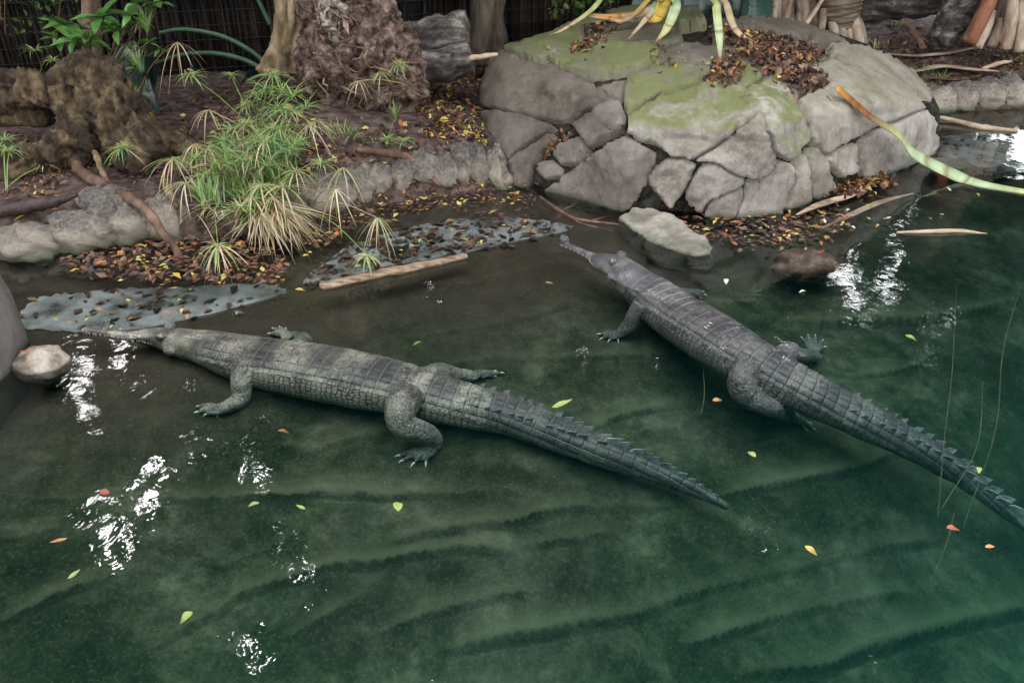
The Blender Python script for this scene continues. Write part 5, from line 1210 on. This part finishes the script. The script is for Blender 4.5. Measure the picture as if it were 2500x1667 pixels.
sh = thing('glossy_shrub', 'glossy green shrub with wavy leaves in rosettes above the gnarled stump', 'shrub', tuple(pt(235, 245, 9.1)))
r = np.random.default_rng(5); hub = pt(235, 245, 9.1)
for (x, y, n, s) in ((160, 60, 10, 1.0), (243, 42, 10, 1.0), (185, 98, 9, .95), (255, 62, 9, .95), (318, 38, 8, .9), (378, 8, 9, .95), (215, 95, 8, .9), (362, 105, 7, .5), (390, 122, 7, .5), (300, 150, 7, .55), (330, 165, 6, .5), (150, 95, 7, .8), (285, 75, 8, .85), (340, 0, 8, .9)):
    c = pt(x, y, 9.0 + r.uniform(-.15, .25)); rosette(sh, c, n, s, 0, r)
    obj('stem', mesh('stem', *tube([hub, hub.lerp(c, .5) + Vector((r.uniform(-.1, .1), .1, .05)), c], [.016, .012, .007], 6, 10)), M_ROOT, sh)
# dark creeper leaves in front of the fence, upper left and behind the outcrop
M_CREEP = mat_leaf('creeper_leaf', (.03, .06, .015), (.10, .17, .035), .4, .3)
crl = [leafmesh(.10, .028, .2, .3, .05, 4), leafmesh(.08, .025, .2, .1, .05, 4)]
def creeper(label, x0, x1, y0, y1, Y, n, seed, bias=1.0):
    r = np.random.default_rng(seed); root = thing('creeper', label, 'vine', tuple(pt((x0 + x1) / 2, y1, Y)))
    for k in range(5):
        x = r.uniform(x0, x1); q = [pt(x + r.uniform(-15, 15), y, Y + r.uniform(-.03, .05)) for y in (-120, (y0 + y1) / 3, y1)]
        obj('stem', mesh('stem', *tube(q, [.008, .007, .004], 5, 10)), M_ROOT, root)
    for k in range(n):
        y = y0 + (y1 - y0) * r.random()**bias; c = pt(r.uniform(x0, x1), y, Y + r.uniform(-.12, .12))
        o = bpy.data.objects.new('leaf', crl[k % 2]); COL.objects.link(o)
        if not crl[k % 2].materials: crl[k % 2].materials.append(M_CREEP)
        o.parent = root; o.location = c - Vector(root.location); o.rotation_euler = (r.uniform(-1.2, .4), r.uniform(-.6, .6), r.random() * 6.3); s = r.uniform(.7, 1.5); o.scale = (s, s, s)
creeper('dark leafy creeper hanging on the reed fence above the glossy shrub', -20, 200, -60, 85, 10.3, 130, 3, 1.6)
creeper('pale green small-leaved creeper hanging behind the top of the outcrop', 1345, 1500, -50, 40, 12.3, 120, 4, 1.0)
# arching philodendron stems and big leaves by the fence
M_PHIL = mat_leaf('philodendron_leaf', (.008, .026, .02), (.02, .05, .035), .3, .1)
M_PSTEM = mat_simple('philodendron_stem', [(.025, .06, .03), (.05, .10, .05)], 6, .5, .2)
ph = thing('philodendron', 'philodendron with long arching dark green leaf stalks before the fence', 'plant', tuple(pt(660, 185, 10.3)))
for px, dx in (([(668, 180), (620, 130), (540, 88), (450, 72), (390, 80)], 0), ([(665, 185), (600, 148), (520, 130), (440, 135), (380, 155)], 0), ([(660, 60), (640, 20), (610, -40)], 0)):
    obj('leaf_stalk', mesh('leaf_stalk', *tube([pt(x, y, 10.35) for x, y in px], np.linspace(.035, .02, len(px)), 8, 24)), M_PSTEM, ph)
bl = leafmesh(.75, .24, .12, .35, .12, 12)
def big(root, x, y, Y, rot, s, me=None, mat=None):
    o = bpy.data.objects.new('leaf', me or bl); COL.objects.link(o)
    if not o.data.materials: o.data.materials.append(mat or M_PHIL)
    o.parent = root; o.location = pt(x, y, Y) - Vector(root.location); o.rotation_euler = rot; o.scale = (s, s, s)
big(ph, 385, 82, 10.2, (-.9, .3, 2.0), .9); big(ph, 378, 157, 10.1, (-1.0, .2, 2.4), .8); big(ph, 325, 100, 9.9, (-1.2, -.2, 2.8), .9); big(ph, 655, 170, 10.2, (-.2, .6, 1.6), .5)
# ribbed dark leaves behind the outcrop
def ribleaf(L, w, n=26):
    v, f = [], []
    for k in range(n + 1):
        t = k / n; ww = max(.004, w * math.sin(math.pi * (t * .93 + .05))**.7); z = -.3 * L * t * t
        for j, a in enumerate((-1, -.75, -.5, -.25, 0, .25, .5, .75, 1)):
            y = L * t + .35 * ww * abs(a)
            v.append((a * ww, y, z + .25 * abs(a) * ww + (.018 * math.sin(k * math.pi) + (.016 if k % 2 else -.006)) * min(1, abs(a) * 2)))
    for k in range(n):
        for j in range(8): f.append((k * 9 + j, k * 9 + j + 1, k * 9 + 10 + j, k * 9 + 9 + j))
    return mesh('leaf', v, f)
M_RIB = mat_leaf('ribbed_leaf', (.008, .03, .022), (.02, .06, .04), .22, .1)
rl = ribleaf(.9, .3)
mo_ = thing('ribbed_plant', 'dark glossy plant with big ribbed leaves behind the outcrop', 'plant', tuple(pt(1780, 70, 13.0)))
for a in ((1720, -75, 12.9, (-1.15, .1, 3.0), 1.0), (1800, -85, 12.8, (-1.2, -.1, 3.3), 1.05), (1845, -70, 12.9, (-1.1, -.2, 3.6), 1.0), (1580, -45, 13.3, (-1.1, .2, 2.8), .85), (1640, -60, 13.3, (-1.1, .1, 3.2), .9), (1760, -70, 13.2, (-1.2, .1, 3.1), 1.0)): big(mo_, a[0], a[1], a[2], a[3], a[4], rl, M_RIB)
obj('stem', mesh('stem', *tube([pt(1780, 80, 13.2), pt(1785, -20, 13.2), pt(1780, -100, 13.2)], [.06, .05, .04], 8, 10)), M_PSTEM, mo_)
for a in ((1720, -75, 12.9), (1800, -85, 12.8), (1845, -70, 12.9), (1580, -45, 13.3), (1640, -60, 13.3), (1760, -70, 13.2)):
    obj('leaf_stalk', mesh('leaf_stalk', *tube([pt(1780, -90, 13.2), pt((1780 + a[0]) / 2, a[1] - 60, 13.1), pt(*a)], [.025, .02, .014], 6, 10)), M_PSTEM, mo_)

# screw-pine blades: hanging over the outcrop and one long fallen blade
M_PBLADE = mat_attr('screw_pine_blade', .45, .25)
def colstrip(px, w, cols, cup=.35):
    p = [Vector(q) for q in px]; n = 8 * len(p); c = catmull([tuple(a) for a in p], n); ww = np.interp(np.linspace(0, 1, n), np.linspace(0, 1, len(w)), w)
    cl = np.array(cols); cc = np.stack([np.interp(np.linspace(0, 1, n), np.linspace(0, 1, len(cl)), cl[:, j]) for j in range(3)], 1)
    t, S, U = frames(c, (.1, -.6, .8)); v, f, col = [], [], []
    rr = np.random.default_rng(int(abs(px[0][0]) * 100))
    for k in range(n):
        q = cc[k] * rr.uniform(.8, 1.15) if rr.random() > .10 else cc[k] * np.array([.6, .42, .3])
        for a in (-1, -.5, 0, .5, 1):
            v.append(c[k] + S[k] * a * ww[k] + U[k] * cup * ww[k] * abs(a)); col.append(q * (1.12 if abs(a) < .2 else (.9 if abs(a) > .8 else 1)))
        for a in (-1, -.5, 0, .5, 1): v.append(c[k] + S[k] * a * ww[k] + U[k] * (cup * ww[k] * abs(a) - .006)); col.append(q)
    for k in range(n - 1):
        b0, b1 = k * 10, (k + 1) * 10
        for j in range(4): f.append((b0 + j, b1 + j, b1 + j + 1, b0 + j + 1)); f.append((b0 + 5 + j, b0 + 6 + j, b1 + 6 + j, b1 + 5 + j))
        f.append((b0, b0 + 5, b1 + 5, b1)); f.append((b0 + 4, b1 + 4, b1 + 9, b0 + 9))
    f.append((0, 1, 2, 3, 4, 9, 8, 7, 6, 5)); e = (n - 1) * 10; f.append(tuple(e + i for i in (5, 6, 7, 8, 9, 4, 3, 2, 1, 0)))
    return mesh('leaf_blade', v, f, True, pcol=np.array(col))
YE, GR, TA, OR, RB = (.55, .38, .05), (.33, .38, .14), (.5, .36, .22), (.5, .25, .06), (.2, .08, .03)
PG, GY = (.42, .52, .30), (.45, .46, .18)
top = pt(1950, -300, 13.3)
def hang(px, w, cols):
    q = [pt(*p) for p in px]; a = q[0]
    obj('leaf_blade', colstrip([top, top.lerp(a, .5) + Vector((0, -.1, .5))] + q, [.03, .04] + w, [GR, GR] + cols), M_PBLADE, sp2)
hang([(1515, -60, 10.8), (1450, 20, 10.6), (1380, 70, 10.3), (1345, 85, 10.15)], [.035, .03, .018, .006], [GR, GY, TA, TA])
hang([(1620, -60, 10.2), (1605, 10, 10.0), (1575, 50, 9.95), (1535, 95, 9.9)], [.05, .045, .03, .01], [GR, PG, TA, TA])
hang([(1645, -50, 10.1), (1620, 10, 9.9), (1605, 45, 9.8), (1585, 54, 9.75)], [.06, .075, .06, .02], [YE, YE, YE, OR])
hang([(1665, -60, 9.9), (1648, 20, 9.7), (1628, 70, 9.6), (1602, 102, 9.55)], [.055, .06, .045, .01], [GR, PG, GY, TA])
hang([(1745, -60, 9.6), (1748, 20, 9.4), (1755, 90, 9.2), (1758, 155, 9.1)], [.05, .048, .045, .01], [GR, GY, PG, TA])
hang([(1765, -60, 10.2), (1775, 20, 10.0), (1800, 80, 9.8), (1856, 113, 9.7)], [.04, .045, .04, .02], [TA, TA, TA, TA])
hang([(1660, -40, 10.9), (1580, 28, 10.7), (1500, 42, 10.6), (1430, 35, 10.6)], [.05, .05, .04, .015], [TA, TA, OR, TA])
hang([(1600, -20, 10.9), (1530, 48, 10.5), (1480, 45, 10.5), (1420, 38, 10.6)], [.03, .03, .03, .01], [YE, TA, OR, TA])
a0, n0 = cast(2025, 238); a1, n1 = cast(2090, 285); a2, n2 = cast(2150, 328)
q = [a0 + n0 * .12, a1 + n1 * .14, a2 + n2 * .16 + Vector((.0, -.05, .02)), PY(2230, 378, 8.75), P(2330, 430, .05), P(2400, 452, .012), P(2520, 472, .012), P(2620, 490, .0)]
o = obj('strap_leaf', colstrip(q, [.045, .045, .06, .075, .08, .05, .03, .01], [OR, RB, GY, PG, PG, PG, GY, GY], .25), M_PBLADE)
tag(o, 'long green strap leaf with a reddish stub, fallen from the outcrop into the water', 'leaf')
strip('pale_frond', 'pale dry frond strip lying at the water edge against the outcrop', 'dry leaf', [(1945, 524), (2000, 502), (2060, 484), (2115, 462)], [.01, .05, .055, .02], M_DRY, z=.03)
strip('sunken_frond', 'tan sunken frond under the floating leaves beside the pale strip', 'dry leaf', [(2000, 560), (2080, 525), (2150, 495), (2230, 472)], [.01, .04, .04, .01], M_DRY, z=-.05)

# wood in the water
def plank():
    a, b2 = P(785, 700, .02), P(1138, 624, .02)
    me = mesh('floating_plank', *tube([a, a.lerp(b2, .33) + Vector((0, .012, 0)), a.lerp(b2, .66) - Vector((0, .01, 0)), b2], [.055, .058, .055, .04], 12, 40, .3, .5, 2, 9)); return me
M_PLANK = mat_simple('weathered_plank', [(.08, .05, .03), (.22, .145, .09), (.34, .25, .17)], 5, .8, .7, 30, .01, (1.0, 6, 6))
o = obj('floating_plank', plank(), M_PLANK); tag(o, 'weathered brown plank floating at the edge of the pale sheet imitating sky reflection', 'plank')
def sticks(name, label, paths, mat, cat='stick'):
    mb = MB()
    for p, rd in paths: mb.add(*tube([P(*q) for q in p], rd, 7, 6 * len(p), .25, 1, 1, 20))
    o = obj(name, mb.mesh(name), mat); tag(o, label, cat)
sticks('twig', 'forked reddish twig lying in the water before the flat slab', [([(1318, 480, .03), (1360, 510, .02), (1410, 535, .015), (1510, 548, .01)], [.012, .016, .014, .008]), ([(1390, 525, .02), (1420, 545, .01), (1500, 565, -.01)], [.008, .007, .003]), ([(1370, 515, .02), (1405, 498, .05)], [.007, .003]), ([(1440, 540, .015), (1480, 528, .03)], [.006, .003])], M_ROOT)
sticks('bare_stick', 'long pale peeled stick in the water off the end of the outcrop', [([(2262, 280, .06), (2340, 298, .03), (2400, 312, .02), (2485, 320, .01)], [.02, .035, .04, .025])], M_DRY)
sticks('sunken_stick', 'straight pale stick half sunk in the dark water below the fallen strap leaf', [([(2190, 568, .0), (2260, 566, .01), (2340, 564, .01), (2410, 572, -.01)], [.01, .02, .022, .01])], M_DRY)
M_OLIVE = mat_simple('olive_stalk', [(.05, .05, .025), (.11, .10, .055)], 8, .7, .2)
for k, (p, lab) in enumerate([([(2335, 700, -.1), (2325, 900, -.3), (2305, 1080, -.45), (2290, 1260, -.55)], 'thin brown stalk hanging straight down in the clear water'), ([(2495, 690, -.1), (2450, 850, -.25), (2430, 1050, -.4), (2350, 1290, -.6)], 'long curved pale stalk trailing in the water across the tail tip'), ([(2400, 930, -.3), (2385, 1090, -.45), (2300, 1240, -.55)], 'pale submerged stalk beside the curved stalk'),
                             ([(1710, 840, -.3), (1720, 950, -.36), (1712, 1010, -.4)], 'olive strand on the pond bed beside the dark gharial flank'), ([(2330, 1250, -.5), (2310, 1330, -.62), (2280, 1400, -.7)], 'green submerged strand below the tail crest')]):
    sticks('water_stalk', lab, [(p, [.002, .004, .004, .002][:len(p)])], M_OLIVE, 'stalk')
# small sunken cup
cp = P(975, 600, -.03); prof = [(.085, -.14), (.09, -.02), (.096, .0), (.083, .0), (.078, -.02), (.07, -.13), (.0, -.13)]
vv_, ff_ = [], []
for rr_, zz_ in prof:
    for j in range(20): vv_.append((cp.x + rr_ * math.cos(j * math.pi / 10), cp.y + rr_ * math.sin(j * math.pi / 10), cp.z + .05 + zz_))
for k in range(len(prof) - 1):
    for j in range(20): ff_.append((k * 20 + j, k * 20 + (j + 1) % 20, (k + 1) * 20 + (j + 1) % 20, (k + 1) * 20 + j))
o = obj('sunken_pot', mesh('sunken_pot', vv_, ff_), mat_simple('dark_pot', [(.02, .02, .018), (.06, .06, .05), (.25, .25, .2)], 12, .6, .4)); tag(o, 'small dark round pot standing in the shallows behind the floating plank', 'pot')

# ------------------------------------------------------------------ fallen leaves
stone_v, stone_f, off = [], [], 0
for ch in outcrop.children:
    cvv = get_v(ch.data); stone_v += [Vector(p) for p in cvv]; stone_f += [tuple(i + off for i in p.vertices) for p in ch.data.polygons]; off += len(cvv)
ROCKBVH = BVHTree.FromPolygons(stone_v, stone_f)
def on_rock(px, py):
    h = ROCKBVH.ray_cast(Vector((0, 0, CAM_H)), ray(px, py).normalized()); return (h[0], h[1]) if h[0] is not None else (None, None)
def inpoly(pts, poly):
    p = np.array(poly); a0, b0 = p, np.roll(p, -1, 0); x, y = pts[:, 0:1], pts[:, 1:2]
    return (((a0[:, 1] > y) != (b0[:, 1] > y)) & (x < (b0[:, 0] - a0[:, 0]) * (y - a0[:, 1]) / (b0[:, 1] - a0[:, 1] + 1e-12) + a0[:, 0])).sum(1) % 2 == 1
BROWN = [(.07, .035, .022), (.10, .05, .03), (.15, .075, .045), (.05, .028, .022), (.2, .12, .08), (.03, .02, .017), (.17, .065, .035)]
YEL = [(.5, .34, .05), (.48, .4, .12), (.4, .33, .08)]
ORG = [(.36, .13, .035), (.30, .085, .03), (.42, .22, .07)]
M_LITTER = mat_attr('leaf_litter', .5, .1)
def litter(label, poly, n, surf, seed, size=(.05, .1), yel=.06, org=.12, tilt=.5, lift=.012, spread=14):
    r = np.random.default_rng(seed); poly = np.array(poly, dtype=float); lo, hi = poly.min(0), poly.max(0); pts = []
    while len(pts) < n:
        q = r.uniform(lo, hi, (n * 2, 2)); q = q[inpoly(q, poly)]; q = q + r.normal(size=q.shape) * np.where(r.random((len(q), 1)) < .5, spread, 3); pts += q.tolist()
    pts = np.array(pts[:n]); V_, F_, C_ = [], [], []; k = 0
    for (x, y) in pts:
        if surf == 'ground':
            c = ghit(x, y, .02 if 'silt' in label else 0.0, -.16 if 'silt' in label else -.02); nr_ = Vector((0, 0, 1))
        elif surf == -8.0: c = ghit(x, y); nr_ = Vector((0, 0, 1))
        elif surf == 'rock':
            c, nr_ = on_rock(x, y)
            if c is None: continue
        else: c = P(x, y, surf); nr_ = Vector((0, 0, 1))
        L = r.uniform(*size) * r.choice([.45, .65, .85]); w = L * r.uniform(.22, .34)
        u = r.random(); col = np.array(YEL[r.integers(0, 3)] if u < yel else (ORG[r.integers(0, 3)] if u < yel + org * .45 else BROWN[r.integers(0, 7)])) * r.uniform(.8, 1.2)
        nn_ = (nr_ + Vector(r.normal(size=3) * tilt)).normalized(); d = nn_.orthogonal(); d.rotate(Matrix.Rotation(r.random() * 6.3, 3, nn_)); s = nn_.cross(d); fo = r.uniform(-.3, .9) * w
        c = c + nr_ * (lift * r.uniform(.3, 2.2))
        V_ += [c - d * L / 2, c - d * L * .05 + s * w + nn_ * fo, c + d * L / 2 + nn_ * fo * .4, c - d * L * .05 - s * w + nn_ * fo, c]
        F_ += [(k, k + 1, k + 4), (k + 1, k + 2, k + 4), (k + 2, k + 3, k + 4), (k + 3, k, k + 4)]; C_ += [col] * 5; k += 5
    o = obj('leaf_litter', mesh('leaf_litter', [tuple(q) for q in V_], F_, False, pcol=np.array(C_)), M_LITTER); tag(o, label, 'leaf litter', None, 'stuff')
litter('brown leaf litter heaped on top of the outcrop', c4((60, 190), (200, 210), (420, 270), (500, 330), (380, 370), (490, 440), (500, 480), (330, 510), (270, 440), (160, 410), (90, 360), (-60, 250), (-150, 150), (-60, 140)), 1500, 'rock', 1, (.06, .12), .03, .10, .7, .02)
litter('brown leaf litter heaped on top of the outcrop', c4((-150, 380), (-60, 340), (20, 370), (10, 440), (-70, 470), (-150, 460)), 260, 'rock', 2, (.06, .11), .06, .25, .7, .03)
litter('brown leaf litter heaped on top of the outcrop', c3((600, 170), (700, 150), (800, 170), (760, 210), (690, 250), (640, 290), (560, 300), (580, 250), (640, 210)), 240, 'rock', 3, (.05, .1), .05, .25, .6, .02)
litter('brown leaf litter heaped on top of the outcrop', c3((430, 150), (500, 120), (640, 115), (720, 140), (600, 160)), 130, 'rock', 4, (.05, .1), .03, .15)
litter('brown leaf litter heaped on top of the outcrop', c3((1060, 300), (1170, 275), (1170, 330), (1090, 360), (1030, 350)), 110, 'rock', 5, (.05, .1), .05, .25)
litter('brown leaf litter heaped on top of the outcrop', c3((1300, 140), (1380, 130), (1600, 180), (1640, 260), (1450, 240), (1330, 190)), 220, 'rock', 6, (.05, .1), .03, .12)
litter('brown leaf litter caught in the crevices of the outcrop', c3((400, 880), (540, 760), (570, 750), (450, 860), (420, 900)), 60, 'rock', 7, (.05, .1), .03, .2)
litter('brown leaf litter caught in the crevices of the outcrop', c3((500, 990), (850, 720), (880, 740), (640, 930), (520, 1010)), 70, 'rock', 8, (.05, .1), .03, .2)
litter('reddish brown leaf litter on the bank round the sedges and the stump', [(-20, 330), (170, 300), (420, 260), (640, 200), (760, 200), (800, 330), (760, 390), (700, 430), (560, 440), (440, 440), (330, 440), (180, 420), (120, 520), (-20, 480)], 1700, 'ground', 9, (.05, .1), .06, .12, .5, .015)
litter('yellow and brown leaf litter between the root ball and the outcrop', [(1020, 200), (1120, 150), (1180, 150), (1165, 260), (1185, 330), (1200, 370), (1130, 340), (1040, 330), (1010, 260)], 950, 'ground', 10, (.05, .11), .16, .2, .5, .015)
litter('scattered leaf litter on the slope of bare soil', [(700, 360), (1000, 300), (1190, 350), (1230, 470), (1120, 480), (900, 500), (760, 540), (700, 500)], 800, 'ground', 11, (.04, .09), .10, .2, .6, .02)
litter('wet brown leaf litter at the foot of the stump blocks', [(130, 640), (300, 590), (360, 520), (440, 560), (520, 560), (640, 600), (700, 640), (690, 690), (600, 690), (420, 690), (250, 670)], 900, .006, 12, (.05, .11), .04, .14, .25, .006)
litter('floating brown leaf litter at the foot of the outcrop', [(1600, 520), (1720, 530), (1950, 520), (2060, 500), (2080, 560), (2000, 590), (1900, 600), (1760, 600), (1690, 565)], 430, .006, 13, (.04, .09), .07, .18, .2, .005)
litter('floating brown leaf litter at the foot of the outcrop', c4((500, 1090), (620, 1000), (760, 980), (880, 1000), (880, 1050), (720, 1080), (560, 1110)), 420, .02, 14, (.05, .1), .12, .3, .5, .02)
litter('dark sodden leaf litter on the pale silt sheets imitating sky reflection', SKY_SHEETS[0], 75, 'ground', 15, (.04, .13), .0, .05, .15, .006)
litter('dark sodden leaf litter on the pale silt sheets imitating sky reflection', SKY_SHEETS[1], 420, 'ground', 16, (.04, .13), .02, .06, .15, .006)
litter('dark sodden leaf litter on the pale silt sheets imitating sky reflection', SKY_SHEETS[2], 90, 'ground', 17, (.03, .10), .0, .02, .15, .006)
litter('leaf litter and twigs on the far bank under the prop roots', [(2090, 110), (2200, 60), (2500, 100), (2500, 200), (2280, 210), (2180, 160)], 900, 'ground', 18, (.05, .1), .03, .06, .5, .015)
litter('floating leaf litter line along the bank by the pale edging blocks', [(760, 545), (900, 500), (1100, 478), (1300, 465), (1330, 490), (1200, 500), (1000, 520), (850, 560), (780, 600), (740, 620)], 420, .006, 19, (.04, .09), .12, .2, .2, .005)
# single leaves one can point at
LM = [leafmesh(.105, .026, .35, .12, .1, 5, 'fallen_leaf'), leafmesh(.09, .028, .5, .3, .15, 5, 'fallen_leaf'), leafmesh(.12, .022, .2, -.15, .1, 5, 'fallen_leaf')]
M_YL = mat_leaf('yellow_leaf', (.42, .27, .04), (.5, .41, .13), .5, .2); M_OR = mat_leaf('orange_leaf', (.2, .07, .03), (.4, .2, .08), .5, .2)
M_GL = mat_leaf('green_yellow_leaf', (.13, .2, .04), (.28, .33, .09), .5, .2); M_WL = mat_leaf('pale_leaf', (.6, .55, .42), (.7, .68, .6), .5, .2); M_RL = mat_leaf('red_leaf', (.25, .05, .03), (.38, .13, .06), .5, .2)
LMESH = {}
for nm, mt in (('y', M_YL), ('o', M_OR), ('g', M_GL), ('w', M_WL), ('r', M_RL)):
    for j in range(3):
        q = LM[j].copy(); q.materials.clear(); q.materials.append(mt); LMESH[nm, j] = q
CN = {'y': 'yellow', 'o': 'orange', 'g': 'yellow-green', 'w': 'pale', 'r': 'red'}
def leaf1(c, kind, s, label, group, r, tilt=.25):
    o = bpy.data.objects.new('fallen_leaf', LMESH[kind, int(r.integers(0, 3))]); COL.objects.link(o); o.location = c
    o.rotation_euler = (r.normal() * tilt, r.normal() * tilt, r.random() * 6.3); s *= .68; o.scale = (s, s, s); tag(o, label, 'leaf', group)
r = np.random.default_rng(77)
for (x, y, kd, s, lab) in [(1030, 833, 'g', 1.1, 'bright green leaf floating above the front gharial back'), (1348, 994, 'g', 1.7, 'long yellow-green leaf floating beside the front gharial tail crest'), (678, 1050, 'o', 1.0, 'orange curled leaf floating below the front gharial belly'), (633, 1226, 'g', .9, 'round yellow-green leaf floating among sky glints'),
    (745, 1242, 'g', .8, 'small yellow-green leaf floating beside the round one'), (165, 1313, 'o', 1.0, 'orange leaf floating near the tall smooth boulder side'), (266, 1205, 'r', 1.1, 'red leaf floating with a curled stalk'), (470, 1493, 'g', 1.1, 'slim yellow-green leaf floating over the ledges'),
    (972, 1247, 'g', 1.4, 'curved yellow-green leaf drifting over the ledges'), (1740, 978, 'o', 1.1, 'orange leaf floating between the two gharials'), (1331, 688, 'o', .9, 'brown orange leaf floating off the dark gharial snout'), (1965, 1332, 'y', 1.0, 'lone yellow leaf floating over deep green water'), (2311, 1288, 'r', 1.2, 'red leaf floating by the dark gharial tail tip'),
    (1845, 1115, 'g', 1.0, 'yellow-green leaf floating below the dark gharial hind foot'), (1772, 681, 'w', 1.1, 'white leaf floating beside the dark gharial neck'), (1968, 711, 'w', 1.0, 'pale curled leaf floating in dark water right of the neck'), (2210, 818, 'g', 1.2, 'thin green leaf floating beyond the spread hind foot'), (720, 706, 'y', 1.2, 'bright yellow leaf at the end of the pale reflection sheet'),
    (2390, 1140, 'g', .8, 'tiny green leaf floating above the tail crest'), (2405, 1335, 'o', .7, 'tiny orange leaf floating near the right pond side'), (190, 853, 'r', .9, 'red leaf lying on the small tan stone'), (1995, 618, 'r', 1.2, 'red-orange leaf lying on the sunken reddish rock'), (165, 1412, 'g', .8, 'small green leaf drifting low beside dark ledges')]:
    z = .008 if not 'tan stone' in lab else .13
    if 'tan stone' in lab: x, y = 75, 857
    leaf1(P(x, y, z), kd, s, lab, None, r, .12)
def scatter(n, poly, surf, kinds, label, group, smin=.6, smax=1.15, lift=.012):
    poly = np.array(poly, dtype=float); lo, hi = poly.min(0), poly.max(0); k = 0
    while k < n:
        q = r.uniform(lo, hi, (1, 2))
        if not inpoly(q, poly)[0]: continue
        x, y = q[0]
        if surf == 'ground': c = gpt(x, y, .0)
        elif surf == 'rock':
            c, _ = on_rock(x, y)
            if c is None: k += 1; continue
        else: c = P(x, y, surf)
        kd = kinds[int(r.integers(0, len(kinds)))]
        leaf1(c + Vector((0, 0, lift)), kd, r.uniform(smin, smax), CN[kd] + ' ' + label, CN[kd] + ' ' + group, r, .4 if surf in ('ground', 'rock') else .1); k += 1
scatter(34, [(1020, 200), (1120, 170), (1165, 260), (1200, 380), (1130, 350), (1020, 330)], 'ground', 'yyyyog', 'fallen leaf on the litter between root ball and outcrop', 'leaves between root ball and outcrop', lift=.03)
scatter(26, [(930, 480), (1000, 455), (1080, 460), (1250, 440), (1330, 470), (1240, 490), (1040, 500), (940, 505)], .02, 'yyyyor', 'fallen leaf gathered along the waterline below the pale edging blocks', 'leaves along the waterline')
scatter(30, [(140, 640), (320, 600), (500, 590), (680, 650), (700, 690), (500, 680), (250, 660)], .015, 'yyygor', 'fallen leaf afloat on the wet litter at the foot of the stump blocks', 'leaves afloat by the stump blocks')
scatter(30, [(1600, 530), (1800, 540), (2050, 520), (2100, 560), (1990, 600), (1800, 600), (1690, 565)], .012, 'yyyogow', 'fallen leaf afloat on the litter at the foot of the outcrop', 'leaves afloat by the outcrop', .5, 1.0)
scatter(16, c4((520, 1080), (640, 1000), (780, 985), (870, 1020), (720, 1070)), .04, 'yyoow', 'fallen leaf on the small heap at the outcrop foot', 'leaves on the outcrop foot heap')
scatter(22, c4((-150, 150), (100, 200), (450, 300), (480, 470), (300, 500), (0, 400), (-150, 450)), 'rock', 'yyyyo', 'fallen leaf on the brown heap on top of the outcrop', 'leaves on the outcrop top', lift=.05)
scatter(9, c3((250, 170), (700, 170), (900, 200), (700, 290), (450, 400)), 'rock', 'yyg', 'fallen leaf on the mossy slabs of the outcrop', 'leaves on the mossy slabs', lift=.02)
scatter(26, [(0, 340), (170, 310), (440, 280), (700, 210), (760, 330), (660, 400), (450, 430), (180, 420), (60, 470)], 'ground', 'yyyoog', 'fallen leaf on the bank litter round stump and sedges', 'leaves round stump and sedges', lift=.03)
scatter(18, [(60, 735), (330, 705), (640, 695), (520, 760), (350, 800), (120, 800)], .008, 'ygoyr', 'fallen leaf floating over the pale reflection sheet before the front gharial snout', 'leaves over the near reflection sheet', .6, 1.0)
scatter(14, [(760, 660), (960, 570), (1180, 535), (1370, 555), (1100, 615), (900, 650)], .008, 'yogy', 'fallen leaf floating over the pale reflection sheet behind the plank', 'leaves over the far reflection sheet', .6, 1.0)
scatter(12, [(2050, 480), (2300, 430), (2480, 480), (2300, 540), (2100, 560)], .008, 'ygw', 'fallen leaf floating on the dark water under the strap leaf', 'leaves under the strap leaf', .6, 1.0)
scatter(8, [(800, 200), (1000, 180), (1000, 280), (800, 330)], 'ground', 'yy', 'fallen leaf on the soil at the root ball', 'leaves at the root ball', lift=.03)
